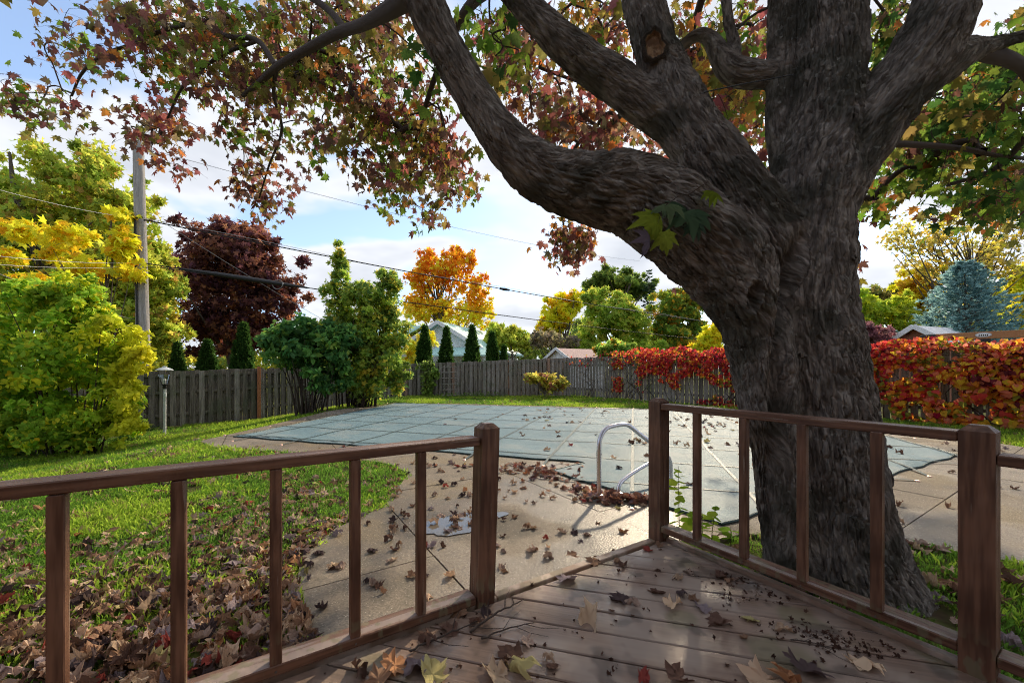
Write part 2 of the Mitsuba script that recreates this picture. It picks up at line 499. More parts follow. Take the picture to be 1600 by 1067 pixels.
# deck boards laid at forty five degrees to its edges
tag('deck', kind='structure')
pn = np.array([-PL[1], PL[0]])
edge_in = DECK.buffer(-.002).difference(sg.LineString([CP + U1 * .1, CP - U1 * 4.3]).buffer(.045, cap_style=2))
t0 = CP @ pn
for i in range(-32, 3):
    w_ = .1405
    lo, hi = t0 + i * (w_ + .007), t0 + i * (w_ + .007) + w_
    strip = sg.Polygon([PL * -8 + pn * lo, PL * 8 + pn * lo, PL * 8 + pn * hi, PL * -8 + pn * hi])
    for g in polys(strip.intersection(edge_in)):
        dz = rng.normal(0, .0012)
        if g.area < .002:
            continue
        inner = g.buffer(-.004, join_style=2)
        if inner.is_empty or inner.geom_type != 'Polygon' or len(inner.exterior.coords) != len(g.exterior.coords):
            m = extrude(g, DECK_Z - .036, DECK_Z + dz)
        else:
            a0, b0 = np.array(g.exterior.coords)[:-1], np.array(inner.exterior.coords)[:-1]
            b0 = b0[np.argmin(((a0[:, None] - b0[None]) ** 2).sum(-1), 1)]
            k = len(a0)
            V = np.vstack([np.column_stack([a0, np.full(k, DECK_Z - .036)]), np.column_stack([a0, np.full(k, DECK_Z - .004 + dz)]), np.column_stack([b0, np.full(k, DECK_Z + dz)])])
            m = trimesh.convex.convex_hull(V)
        part('deck', 'board', m, 'mat_deck')
tv = lambda p, z: np.array([p[0], p[1], z])
part('deck', 'edge_trim', box_to(tv(CP - U1 * .06, DECK_Z - .012), tv(CP - U1 * 1.22, DECK_Z - .012), [0, 0, 1], .05, .038), 'mat_trim')
part('deck', 'edge_trim', box_to(tv(CP - U1 * 1.222, DECK_Z - .014), tv(CP - U1 * 4.1, DECK_Z - .014), [0, 0, 1], .05, .038), 'mat_trim')
part('deck', 'rim_board', box_to(tv(CP - U1 * 4.1 - U2 * .026, .055), tv(CP - U1 * -.02 - U2 * .026, .055), [0, 0, 1], .036, .14), 'mat_trim')
part('deck', 'rim_board', box_to(tv(CP + U2 * .05 + U1 * .024, .085), tv(CP + U2 * 3.5 + U1 * .024, .085), [0, 0, 1], .04, .17), 'mat_trim')
part('deck', 'joist', box_to(tv(CP - U1 * 1.5 + U2 * .4, .06), tv(CP + U2 * .4 + U1 * -.06, .06), [0, 0, 1], .04, .1), 'mat_trim')

# ---------------------------------------------------------------- railings
POST = .089


def post(holder, c, z0, z1, lean=(0, 0)):
    """A square post with its four top edges cut back."""
    h, b = POST / 2, .022
    pts = []
    for z, k in ((z0, h), (z1 - b, h), (z1, h - b)):
        for sx in (-1, 1):
            for sy in (-1, 1):
                q = c + U1 * sx * k + U2 * sy * k + np.array(lean) * (z - z0)
                pts.append([*q, z])
    return part(holder, 'post', trimesh.convex.convex_hull(np.array(pts)), 'mat_rail')


def baluster(holder, c, z0, z1):
    part(holder, 'baluster', box_to(tv(c, z0), tv(c, z1), [U2[0], U2[1], 0], .038, .038, .003), 'mat_rail')


R1 = tag('deck_railing', 'brown railing along the lawn side of the deck, its end post beside the opening', 'railing')
post(R1, LP, .1, .99, lean=(.03, .0))
part(R1, 'top_rail', box_to(tv(LP - U1 * .03, .911), tv(LP - U1 * 2.9, .918), [0, 0, 1], .089, .038), 'mat_rail_1')
part(R1, 'bottom_rail', box_to(tv(LP - U1 * .05, .184), tv(LP - U1 * 2.9, .188), [0, 0, 1], .089, .038), 'mat_rail_1')
for k in range(10):
    baluster(R1, LP - U1 * (.305 + .2665 * k) + U2 * .024, .2035, .892)
R2 = tag('deck_railing_001', 'brown railing in front of the big maple trunk, between two square posts', 'railing')
counts['deck_railing'] = 1
post(R2, CP, .1, 1.055)
post(R2, DP, .1, 1.045)
rl = np.linalg.norm(DP - CP)
part(R2, 'top_rail', box_to(tv(CP + U2 * .046, 1.005), tv(DP - U2 * .046, 1.0), [0, 0, 1], .089, .038), 'mat_rail_2')
part(R2, 'bottom_rail', box_to(tv(CP + U2 * .046, .232), tv(DP - U2 * .046, .232), [0, 0, 1], .089, .038), 'mat_rail_2')
for k in range(4):
    baluster(R2, CP + U2 * (.2825 + .2675 * k) - U1 * .022, .2515, .986)
part(R2, 'top_rail', box_to(tv(DP + U2 * .046, .93), tv(DP + U2 * 1.8, .93), [0, 0, 1], .089, .038), 'mat_rail_2')
part(R2, 'bottom_rail', box_to(tv(DP + U2 * .046, .232), tv(DP + U2 * 1.8, .232), [0, 0, 1], .089, .038), 'mat_rail_2')
for k in range(3):
    baluster(R2, DP + U2 * (.27 + .2675 * k) - U1 * .022, .2515, .911)

# screw heads where the balusters meet the rails
def screws(holder, spots):
    disc = trimesh.creation.cylinder(.0042, .002, sections=8)
    for q, n in spots:
        z = np.array([*n, 0.]); x = np.array([0, 0, 1.0]); y = np.cross(z, x)
        part(holder, 'screw', (np.asarray(disc.vertices) @ np.array([x, y, z]) + q, np.array(disc.faces)), 'mat_screw')


scene['mat_screw'] = two(rgh((.10, .085, .075), .45, .5))
screws(R1, [(tv(LP - U1 * (.305 + .2665 * k) + U2 * .0455, z), U2) for k in range(5) for z in (.182, .188 + .0)][::2])
screws(R2, [(tv(CP + U2 * (.2825 + .2675 * k) - U1 * .0455, .232), -U1) for k in range(4)])

# ---------------------------------------------------------------- pool cover with webbing straps
S_ = lambda s, t: E1 * s + E2 * t
cov = sg.Polygon(COVER)
strap_s, strap_t = np.arange(-6.55, 6.5, 1.09), np.arange(3.28, 14.9, 1.11)


def cover_z(x, y):
    s, t = x * E1[0] + y * E1[1], x * E2[0] + y * E2[1]
    fs, ft = (s - strap_s[0]) / 1.09, (t - strap_t[0]) / 1.11
    sag = np.sin(np.pi * (fs % 1)) ** 2 * np.sin(np.pi * (ft % 1)) ** 2
    p = np.stack([x * 1.7, y * 1.7, 0 * x], -1)
    w = meshkit.fbm(np.stack([s * 5 + t, t * 1.4, 0 * x], -1), 3, 7) - .5
    return .026 - .022 * sag + .020 * (meshkit.fbm(p, 3, 2) - .5) + .010 * w


edge = sg.LinearRing(COVER)
outline = []
L_ = edge.length
n_ = 420
ctr = np.array(cov.centroid.coords[0])
for k in range(n_):
    d_ = L_ * k / n_
    q = np.array(edge.interpolate(d_).coords[0])
    q2 = np.array(edge.interpolate((d_ + .01) % L_).coords[0])
    tg = (q2 - q) / .0100001
    nin = np.array([-tg[1], tg[0]])
    m_ = (d_ % .93) / .93
    outline.append(q + nin * .04 * math.sin(math.pi * m_))
cov2 = sg.Polygon(outline).buffer(0)
cov2 = max(polys(cov2), key=lambda g: g.area)
bx = cov2.bounds
pts = np.stack(np.meshgrid(np.arange(bx[0], bx[2], .11), np.arange(bx[1], bx[3], .11)), -1).reshape(-1, 2)
inside = shapely.contains_xy(cov2.buffer(-.04), pts[:, 0], pts[:, 1])
ring = np.array([cov2.exterior.interpolate(d).coords[0] for d in np.arange(0, cov2.exterior.length, .06)])
allp = np.vstack([ring, pts[inside]])
from scipy.spatial import Delaunay
tri = Delaunay(allp).simplices
cen = allp[tri].mean(1)
tri = tri[shapely.contains_xy(cov2, cen[:, 0], cen[:, 1])]
zc = cover_z(allp[:, 0], allp[:, 1])
zc[:len(ring)] = .012
e0_, e1_ = allp[tri[:, 1]] - allp[tri[:, 0]], allp[tri[:, 2]] - allp[tri[:, 0]]
a_ = e0_[:, 0] * e1_[:, 1] - e0_[:, 1] * e1_[:, 0]
tri[a_ < 0] = tri[a_ < 0][:, ::-1]
PC = tag('pool_cover', 'blue grey mesh safety cover stretched over the swimming pool', 'pool cover')
part(PC, 'sheet', (np.column_stack([allp, zc]), tri), 'mat_cover', smooth=True)
rr = np.column_stack([ring, np.full(len(ring), .012)])
part(PC, 'piping', tube(np.vstack([rr, rr[:1]]), .012, 5, False), 'mat_piping', smooth=True)


ANCHOR = lathe([(0, -.01), (.022, -.01), (.022, .004), (.014, .010), (0, .010)], 8)
scene['mat_anchor'] = {'type': 'roughconductor', 'material': 'Cu', 'alpha': .35}


def strap(line):
    g = line.intersection(cov2)
    for seg in getattr(g, 'geoms', [g]):
        if seg.length < .3:
            continue
        a, b = np.array(seg.coords[0]), np.array(seg.coords[-1])
        d = (b - a) / np.linalg.norm(b - a)
        n = np.array([-d[1], d[0]]) * .017
        k = max(2, int(seg.length / .12))
        ext = [.0] + list(np.linspace(0, 1, k)) + [1.0]
        P = np.array([a + (b - a) * t for t in ext])
        P[0] -= d * .34; P[-1] += d * .34
        z = cover_z(P[:, 0], P[:, 1]) + .006
        z[[0, -1]] = .006
        V = np.vstack([np.column_stack([P + n, z]), np.column_stack([P - n, z])])
        m = len(P)
        i = np.arange(m - 1)
        for e in (0, -1):
            part(PC, 'anchor', (ANCHOR[0] + [P[e, 0], P[e, 1], .004], ANCHOR[1]), 'mat_anchor', smooth=30)
        part(PC, 'strap', (V, np.stack([i, i + m, i + m + 1, i + 1], 1)), 'mat_strap')


for t in strap_t:
    strap(sg.LineString([S_(-12, t), S_(12, t)]))
for s in strap_s:
    strap(sg.LineString([S_(s, -2), S_(s, 18)]))

# ---------------------------------------------------------------- unseen house behind the camera, placed to darken the trunk, deck and railings
tag('unseen_house', kind='structure')
hw = lambda a, b, z: np.array([*(E1 * a + E2 * b), z])
scene['mat_brick'] = two(rgh(proc(lambda p, n, uv: mix((.20, .10, .07), (.30, .17, .12), fbm(p.x * 9, p.y * 9, p.z * 14, 3))), .85, .2))
part('unseen_house', 'wall', box_to(hw(-8, -2.75, 1.3), hw(10, -2.75, 1.3), [0, 0, 1], .25, 3.2, .01), 'mat_brick')
part('unseen_house', 'soffit', box_to(hw(-8.5, -2.35, 2.95), hw(10.5, -2.35, 2.95), [0, 0, 1], 1.1, .06, .01), 'mat_trim')
rv = np.array([hw(-8.5, -1.80, 2.98), hw(10.5, -1.80, 2.98), hw(10.5, -6.7, 5.4), hw(-8.5, -6.7, 5.4)])
part('unseen_house', 'roof', trimesh.convex.convex_hull(np.vstack([rv, rv + [0, 0, .15]])), 'mat_dark_roof')
scene['mat_dark_roof'] = two(rgh((.07, .065, .06), .9, .2))
part('unseen_house', 'patio_door', box_to(hw(-.9, -2.61, 1.2), hw(.9, -2.61, 1.2), [0, 0, 1], .04, 2.05, .01), 'mat_dark_roof')
# ---------------------------------------------------------------- the big maple
def limb(rows, step=.006):
    p = np.array([[*W(a, b, D), w / 2 * D / F] for a, b, D, w in rows])
    return spline(p, step)


LIMBS = {
    'right_stem': [(1330, 965, 2.42, 235), (1316, 900, 2.42, 190), (1302, 840, 2.42, 160), (1295, 760, 2.42, 147), (1283, 660, 2.42, 140), (1268, 560, 2.42, 138), (1257, 480, 2.43, 130), (1257, 400, 2.44, 124), (1263, 340, 2.45, 122),
                   (1275, 280, 2.46, 124), (1286, 220, 2.47, 108), (1293, 150, 2.48, 96), (1296, 80, 2.5, 94), (1297, 0, 2.52, 93), (1300, -140, 2.55, 86)],
    'left_stem': [(1262, 965, 2.40, 120), (1248, 885, 2.38, 90), (1231, 800, 2.35, 72), (1218, 710, 2.33, 68), (1200, 630, 2.32, 84), (1189, 555, 2.32, 92), (1172, 490, 2.32, 104), (1124, 408, 2.33, 134), (1064, 352, 2.33, 134),
                  (1022, 325, 2.33, 130), (987, 306, 2.32, 120), (921, 294, 2.30, 106), (866, 281, 2.28, 90), (815, 249, 2.26, 76), (777, 206, 2.23, 65), (745, 158, 2.20, 59), (714, 107, 2.17, 57), (690, 62, 2.14, 59), (671, 20, 2.11, 62), (650, -40, 2.06, 62), (636, -130, 2.0, 56)],
    'limb': [(1240, 480, 2.44, 104), (1212, 405, 2.44, 112), (1171, 338, 2.45, 106), (1131, 282, 2.46, 99), (1095, 229, 2.47, 92), (1058, 168, 2.49, 86), (1040, 120, 2.51, 75), (1025, 80, 2.52, 66), (1009, 20, 2.54, 62), (996, -40, 2.56, 59), (973, -130, 2.6, 52)],
    'fork': [(1040, 182, 2.5, 68), (1000, 156, 2.5, 62), (965, 130, 2.5, 61), (927, 106, 2.5, 58), (886, 73, 2.48, 53), (831, 21, 2.46, 44), (795, -20, 2.44, 40), (750, -60, 2.42, 34)],
    'right_limb': [(1280, 330, 2.44, 84), (1316, 262, 2.42, 90), (1358, 197, 2.39, 92), (1400, 143, 2.36, 92), (1436, 93, 2.32, 92), (1463, 40, 2.29, 88), (1482, -10, 2.26, 84), (1500, -110, 2.2, 72)],
    'side_limb': [(1430, 122, 2.36, 74), (1474, 100, 2.36, 60), (1508, 83, 2.38, 44), (1540, 74, 2.42, 26), (1620, 50, 2.5, 14)],
    'back_limb': [(1250, 350, 2.52, 48), (1229, 270, 2.56, 42), (1220, 190, 2.59, 41), (1221, 90, 2.62, 41), (1224, 0, 2.64, 41), (1227, -80, 2.66, 36)],
    'elbow': [(1222, 118, 2.61, 34), (1180, 117, 2.65, 40), (1144, 110, 2.69, 40), (1124, 86, 2.72, 29), (1110, 62, 2.75, 23), (1092, 55, 2.78, 20), (1068, 70, 2.84, 16), (1048, 92, 2.9, 12)],
    'spur': [(1140, 100, 2.7, 30), (1147, 70, 2.72, 19), (1138, 33, 2.74, 15), (1133, -5, 2.76, 13), (1125, -60, 2.8, 11)],
    'root': [(1335, 810, 2.36, 100), (1368, 875, 2.28, 88), (1404, 928, 2.18, 60), (1450, 985, 2.06, 32), (1480, 1020, 2.0, 20)],
    'root_left': [(1240, 800, 2.36, 70), (1226, 870, 2.36, 56), (1208, 925, 2.34, 38), (1188, 960, 2.32, 22)],
}
limbs = {k: limb(v) for k, v in LIMBS.items()}
trees_ = {k: cKDTree(v[:, :3]) for k, v in limbs.items()}


def limb_distance(p):
    out, idx = [], []
    for k, v in limbs.items():
        d, i = trees_[k].query(p, workers=-1)
        out.append(d - v[i, 3]); idx.append(i)
    return np.array(out), np.array(idx)


KS = .013


def smin(d):
    m = d.min(0)
    return m - KS * np.log(np.exp(-(d - m) / KS).sum(0))


# the hollow under the fork and the pruning wounds are cut into the same surface
HOLLOWS = [(W(1176, 462, 2.14), np.array([.035, .09, .085]), .05)]


def tree_f(p):
    d, i = limb_distance(p)
    return smin(d), d, i


def surface_net(fn, lo, hi, h):
    n = np.ceil((np.array(hi) - lo) / h).astype(int) + 1
    G = np.stack(np.meshgrid(*[lo[k] + h * np.arange(n[k]) for k in range(3)], indexing='ij'), -1)
    f = fn(G.reshape(-1, 3)).reshape(n)
    neg = f < 0
    cell = np.zeros(n - 1, int)
    for o in np.ndindex(2, 2, 2):
        cell += neg[o[0]:n[0] - 1 + o[0], o[1]:n[1] - 1 + o[1], o[2]:n[2] - 1 + o[2]]
    act = (cell > 0) & (cell < 8)
    ids = -np.ones(n - 1, int)
    ids[act] = np.arange(act.sum())
    c = np.argwhere(act)
    V = lo + (c + .5) * h
    faces = []
    for ax in range(3):
        s0 = [slice(1, -1)] * 3; s1 = [slice(1, -1)] * 3
        s0[ax] = slice(0, n[ax] - 1); s1[ax] = slice(1, n[ax])
        e = np.argwhere(neg[tuple(s0)] != neg[tuple(s1)])
        off = np.ones(3, int); off[ax] = 0
        e = e + off
        b, c_ = (ax + 1) % 3, (ax + 2) % 3
        ub, uc = np.eye(3, dtype=int)[b], np.eye(3, dtype=int)[c_]
        q = np.stack([ids[tuple((e - ub - uc).T)], ids[tuple((e - uc).T)], ids[tuple(e.T)], ids[tuple((e - ub).T)]], 1)
        flip = ~neg[tuple(e.T)]
        q[flip] = q[flip][:, ::-1]
        faces.append(q)
    return V, np.vstack(faces)


allc = np.vstack(list(limbs.values()))
allc = allc[(allc[:, 2] > -.25)]
lo_ = (allc[:, :3] - allc[:, 3:]).min(0) - .1
hi_ = (allc[:, :3] + allc[:, 3:]).max(0) + .1
nodes = cKDTree(np.vstack([v[::6, :3] for v in limbs.values()]))


def coarse(p):
    f = np.full(len(p), 1.0)
    d, _i = nodes.query(p, distance_upper_bound=.62, workers=-1)
    near = np.isfinite(d)
    f[near] = tree_f(p[near])[0]
    return f


V, Q = surface_net(coarse, lo_, hi_, .042)


def project(V, it=3):
    for _k in range(it):
        f = tree_f(V)[0]
        g = np.stack([tree_f(V + np.eye(3)[a] * .004)[0] - f for a in range(3)], 1) / .004
        V = V - g * (np.clip(f, -.03, .03) / np.maximum((g * g).sum(1), .25))[:, None]
    return V


def split(V, Fq):
    e = np.sort(np.vstack([Fq[:, [0, 1]], Fq[:, [1, 2]], Fq[:, [2, 0]]]), 1)
    u, inv = np.unique(e, axis=0, return_inverse=True)
    inv = inv.ravel()
    m = V[u].mean(1)
    k = len(Fq)
    a, b, c = inv[:k] + len(V), inv[k:2 * k] + len(V), inv[2 * k:] + len(V)
    return np.vstack([V, m]), np.vstack([np.stack([Fq[:, 0], a, c], 1), np.stack([a, Fq[:, 1], b], 1), np.stack([c, b, Fq[:, 2]], 1), np.stack([a, b, c], 1)])


V = project(V, 3)
Fm = np.vstack([Q[:, [0, 1, 2]], Q[:, [0, 2, 3]]])
V, Fm = split(V, Fm)
V = project(V, 1)
V, Fm = split(V, Fm)
near_ = V[:, 2][Fm].mean(1) < 4.0
Va, Fa = V, Fm
V, Fm = split(V, Fm)
f, d, idx = tree_f(V)
g = np.zeros_like(V)
tri_n = np.cross(V[Fm[:, 1]] - V[Fm[:, 0]], V[Fm[:, 2]] - V[Fm[:, 0]])
for k in range(3):
    np.add.at(g, Fm[:, k], tri_n)
g /= np.linalg.norm(g, axis=1, keepdims=True) + 1e-12
V = V - g * np.clip(f, -.02, .02)[:, None]
wts = np.exp(-(d - d.min(0)) / .02)
wts /= wts.sum(0)
disp = np.zeros(len(V))
uvm, best = np.zeros((len(V), 2)), wts.argmax(0)
for li, (k, v) in enumerate(limbs.items()):
    sel = np.nonzero(wts[li] > .03)[0]
    if not len(sel):
        continue
    c = v[:, :3]
    tg = np.gradient(c, axis=0); tg /= np.linalg.norm(tg, axis=1, keepdims=True)
    N = np.empty_like(tg)
    x = np.cross([0, 1, 0.1], tg[0]); x /= np.linalg.norm(x)
    for i in range(len(tg)):
        x = x - tg[i] * (x @ tg[i]); x /= np.linalg.norm(x); N[i] = x
    B = np.cross(tg, N)
    arc = np.concatenate([[0], np.cumsum(np.linalg.norm(np.diff(c, axis=0), axis=1))])
    ii = idx[li][sel]
    q = V[sel] - c[ii]
    u_, w_, s_ = (q * N[ii]).sum(1), (q * B[ii]).sum(1), arc[ii] + (q * tg[ii]).sum(1)
    r_ = v[ii, 3]
    rho = np.hypot(u_, w_) + 1e-6
    u_, w_ = u_ / rho * r_, w_ / rho * r_           # on the limb's own cylinder, so furrows run along it
    mine = best[sel] == li
    uvm[sel[mine]] = np.stack([np.arctan2(u_, w_) * np.clip(r_, .03, .3), s_], 1)[mine]
    P = np.stack([u_, w_, s_], 1)
    wob = (meshkit.fbm(P * [9, 9, 5] + li * 13, 3, 1) - .5)[:, None] * np.array([[.028, .028, 0]])
    P = P + wob
    coarse_r = np.clip(r_ / .22, .35, 1.0)
    a = meshkit.noise(P * [34, 34, 4.6] + li * 7, 3)
    b = meshkit.noise(P * [60, 60, 9] + li * 3, 8)
    ridge = np.minimum(np.abs(2 * a - 1) * 1.9, np.abs(2 * b - 1) * 2.3 + .12)
    ridge = np.clip(ridge, 0, 1) ** .8
    fine = meshkit.fbm(P * [110, 110, 60], 2, 4) - .5
    lump = meshkit.fbm(P * [7, 7, 4] + 31, 3, 6) - .5
    # short cross cracks
    cr = meshkit.noise(P * [30, 30, 34] + 5, 12)
    disp[sel] += wts[li][sel] * (coarse_r * .024 * (ridge - .66) + .0055 * fine + .035 * lump * coarse_r + coarse_r * .004 * (cr - .5))
V = V + g * disp[:, None]
for c, r, dep in HOLLOWS:
    e = np.linalg.norm((V - c) / r, axis=1)
    V = V - g * (dep * np.clip(1 - e * e, 0, 1) - .016 * np.exp(-((e - 1.15) / .22) ** 2))[:, None]
# the deep cleft where the two stems have grown together
CL = np.array([W(1250, 372, 2.25), W(1238, 420, 2.22), W(1226, 480, 2.2), W(1217, 540, 2.18), W(1219, 620, 2.17), W(1226, 720, 2.17), W(1230, 800, 2.18), W(1236, 890, 2.2)])
CL = spline(np.column_stack([CL, [.03, .11, .13, .10, .09, .08, .06, .02]]), .01)
dc, ic = cKDTree(CL[:, [0, 2]]).query(V[:, [0, 2]], workers=-1)
front = g[:, 1] < .35
wc = .032 + .024 * meshkit.fbm(V * [1, 0, 3], 2, 4)
V[front] = V[front] + (np.array([0, 1.0, 0]) * (CL[ic, 3] * np.exp(-(dc / wc) ** 2))[:, None])[front]
MT = tag('maple_tree', 'huge old maple with a thick furrowed trunk and spreading limbs right behind the deck railing', 'tree')
part(MT, 'trunk', (V, Fm), 'mat_bark', smooth=True, uv=uvm + 3)
# ---------------------------------------------------------------- crown of the big maple: branches grown to the leaf sprays
rng = np.random.default_rng(11)
BR = [
    [(655, -30, 2.1, 44), (625, 6, 2.4, 30), (570, 38, 2.9, 18), (530, 52, 3.3, 16), (480, 78, 3.7, 14), (432, 106, 4.1, 11), (405, 130, 4.5, 9), (380, 150, 4.8, 6)],
    [(432, 104, 4.1, 9), (402, 64, 4.4, 8), (360, 58, 4.6, 7), (330, 45, 4.8, 6.5), (290, 40, 5.0, 6), (245, 52, 5.3, 6), (200, 72, 5.6, 5), (160, 87, 5.8, 5), (128, 115, 6.0, 4), (112, 150, 6.2, 3)],
    [(402, 64, 4.4, 6), (350, 85, 4.8, 5), (310, 112, 5.1, 4.5), (283, 140, 5.4, 4), (262, 185, 5.7, 3), (245, 225, 5.9, 2.5)],
    [(540, 47, 3.25, 11), (515, 18, 3.5, 10), (480, -6, 3.7, 9), (430, -25, 4.0, 8), (360, -30, 4.4, 6), (280, -20, 4.8, 5)],
    [(432, 108, 4.1, 7), (428, 150, 4.7, 5), (440, 205, 5.4, 4), (420, 260, 6.0, 3), (405, 310, 6.3, 2)],
    [(1300, 235, 2.9, 26), (1352, 227, 3.2, 13), (1420, 226, 3.4, 10), (1500, 232, 3.7, 8), (1570, 245, 4.0, 6), (1640, 250, 4.4, 5)],
    [(760, -60, 2.4, 34), (700, -90, 3.0, 26), (600, -110, 3.8, 18), (500, -120, 4.6, 12)],
    [(985, -60, 2.56, 40), (930, -130, 3.2, 28), (880, -150, 4.2, 18), (840, -60, 5.0, 12), (820, 60, 5.6, 8), (825, 120, 5.9, 5), (832, 185, 6.1, 3)],
    [(800, -20, 2.44, 30), (770, -20, 3.0, 22), (720, 30, 3.8, 14), (680, 120, 4.6, 9), (650, 220, 5.2, 6), (640, 290, 5.6, 4)],
    [(1227, -80, 2.66, 40), (1180, -160, 3.4, 28), (1130, -100, 4.4, 18), (1090, 20, 5.2, 11), (1060, 120, 5.8, 7)],
    [(1048, 92, 2.9, 13), (1010, 130, 3.6, 10), (960, 190, 4.6, 8), (900, 230, 5.4, 6), (880, 320, 5.9, 4), (885, 400, 6.2, 2.5)],
    [(1530, 78, 2.4, 26), (1600, 110, 2.9, 16), (1620, 180, 3.5, 10), (1560, 260, 4.2, 8), (1480, 290, 4.8, 5)],
]
brs = [limb(b, .04) for b in BR]
twig_mesh = [tube(b[:, :3], np.maximum(b[:, 3], .003), 7) for b in brs]
skel = np.vstack([v[::20] for k, v in limbs.items() if k not in ('root', 'root_left', 'right_stem')] + [limbs['right_stem'][int(len(limbs['right_stem']) * .6)::20]] + [b[::3] for b in brs])
skel = skel[skel[:, 2] > 2.4]

PURPLE, OLIVE, GREEN, DGREEN = (.175, .088, .07), (.24, .205, .055), (.17, .27, .04), (.06, .12, .03)
ORANGE, PINK, TAN, GOLD = (.50, .20, .05), (.32, .115, .10), (.36, .26, .15), (.45, .34, .07)
MIXL = [(PURPLE, .26), (OLIVE, .34), (PINK, .07), (TAN, .08), (GREEN, .20), (ORANGE, .05)]
MIXP = [(PURPLE, .30), (PINK, .34), (TAN, .16), (OLIVE, .13), (ORANGE, .07)]
MIXG = [(GREEN, .34), (DGREEN, .34), (OLIVE, .22), (PURPLE, .06), (ORANGE, .04)]
MIXM = [(PURPLE, .22), (PINK, .24), (OLIVE, .22), (GOLD, .10), (GREEN, .12), (ORANGE, .10)]
REG = [
    ([(1010, 318), (1085, 268), (1322, 268), (1315, 430), (1150, 455), (1060, 400)], (4.3, 8.2), 130, 26, MIXM),  # sprays out of view behind the trunk, placed to shade the deck
    ([(1065, 80), (1140, 70), (1160, 150), (1100, 175)], (3.8, 7.0), 22, 24, MIXM),
   # outline in photo pixels, distance from the camera, sprays, leaves on each, colours
    ([(170, 0), (640, 0), (650, 60), (690, 150), (720, 230), (755, 285), (700, 330), (660, 345), (612, 310), (575, 280), (540, 228), (480, 280), (450, 262), (370, 225), (330, 158), (290, 145), (230, 90), (180, 40)], (4.6, 7.4), 185, 20, MIXL),
    ([(170, 0), (640, 0), (640, 60), (480, 150), (330, 110), (230, 60)], (4.4, 6.4), 50, 20, MIXL),
    ([(560, 120), (680, 140), (730, 250), (690, 300), (600, 280), (560, 200)], (4.4, 6.4), 34, 20, MIXM),
    ([(355, 270), (395, 245), (460, 250), (478, 285), (440, 305), (438, 330), (388, 335), (368, 310)], (6.0, 6.8), 17, 17, MIXP),
    ([(200, 130), (285, 150), (305, 245), (245, 265), (205, 250), (215, 200)], (5.5, 6.5), 18, 17, MIXP),
    ([(20, 20), (110, 10), (170, 30), (165, 110), (140, 210), (60, 195), (0, 165), (0, 125), (60, 110), (70, 60)], (5.2, 6.6), 26, 14, MIXL),
    ([(130, 20), (200, 10), (230, 90), (180, 120)], (5.2, 6.2), 9, 14, MIXL),
    ([(780, 0), (840, 40), (920, 140), (1000, 180), (1060, 260), (1000, 240), (900, 228), (860, 215), (800, 165), (760, 90), (735, 30)], (4.2, 7.6), 92, 18, MIXP),
    ([(850, 333), (900, 345), (922, 365), (918, 395), (882, 420), (868, 392)], (5.6, 6.4), 14, 17, MIXP),
    ([(1040, 0), (1240, 0), (1215, 260), (1190, 262), (1140, 200), (1095, 150), (1070, 90)], (4.0, 7.6), 66, 19, MIXM),
    ([(880, 0), (980, 0), (985, 90), (930, 60)], (3.8, 6.4), 20, 18, MIXM),
    ([(1370, 280), (1420, 190), (1500, 120), (1545, 60), (1600, 0), (1640, 340), (1590, 335), (1530, 305), (1480, 312), (1400, 310), (1352, 322), (1345, 300)], (3.6, 6.6), 135, 20, MIXG),
    ([(1360, 0), (1425, 0), (1372, 90)], (3.6, 6.0), 14, 18, MIXG),
    ([(738, 10), (790, 30), (838, 75), (820, 100), (775, 95), (750, 60)], (2.9, 3.5), 7, 11, [(GREEN, .7), (DGREEN, .2), (OLIVE, .1)]),
    ([(655, 85), (684, 110), (672, 135)], (2.9, 3.2), 2, 9, [(DGREEN, .8), (GREEN, .2)]),
]
cl, clm, cln = [], [], []
for poly, (d0, d1), n, m, mx in REG:
    g = sg.Polygon(poly)
    k = 0
    while k < n:
        x, y = rng.uniform(g.bounds[0], g.bounds[2]), rng.uniform(g.bounds[1], g.bounds[3])
        if g.contains(sg.Point(x, y)):
            cl.append(W(x, y, rng.uniform(d0, d1))); clm.append(mx); cln.append(m); k += 1
n_view = len(cl)
top = np.array([2.0, 2.4])                      # unseen rest of the crown, above and round the frame, shading the deck
k = 0
while k < 250:
    a, r = rng.uniform(0, 2 * np.pi), 6.5 * math.sqrt(rng.uniform(.02, 1))
    z = rng.uniform(3.9, 8.5) - .035 * r * r
    p = np.array([top[0] + r * math.cos(a), top[1] + r * math.sin(a), z])
    if p[1] > .3:
        px, py = CX + F * p[0] / p[1], HZ - F * (p[2] - EYE) / p[1]
        if -150 < px < 1750 and py > -110:
            continue
    cl.append(p); clm.append(MIXL if rng.random() < .5 else MIXM); cln.append(26); k += 1
cl = np.array(cl)

# branches: every spray joins the nearest wood already there, nearest sprays first
allp, par = [*skel[:, :3]], [-1] * len(skel)
done = np.zeros(len(cl), bool)
dist, frm = cKDTree(skel[:, :3]).query(cl)
frm = frm.copy()
order = []
for _i in range(len(cl)):
    j = int(np.argmin(np.where(done, 1e9, dist)))
    done[j] = True
    q, r = allp[frm[j]], cl[j]
    mid = (q + r) / 2 + np.array([rng.normal(0, .06), rng.normal(0, .06), .12 * np.linalg.norm(r - q)])
    allp.append(mid); par.append(frm[j])
    allp.append(r); par.append(len(allp) - 2)
    order.append((frm[j], len(allp) - 2, len(allp) - 1))
    for new in (len(allp) - 2, len(allp) - 1):
        d = np.linalg.norm(cl - allp[new], axis=1) * 1.06
        upd = (d < dist) & ~done
        dist[upd] = d[upd]; frm[upd] = new
load = np.zeros(len(allp))
for a, b, c in order[::-1]:
    load[c] += 1; load[b] += load[c]; load[a] += load[b] if a >= len(skel) else 0
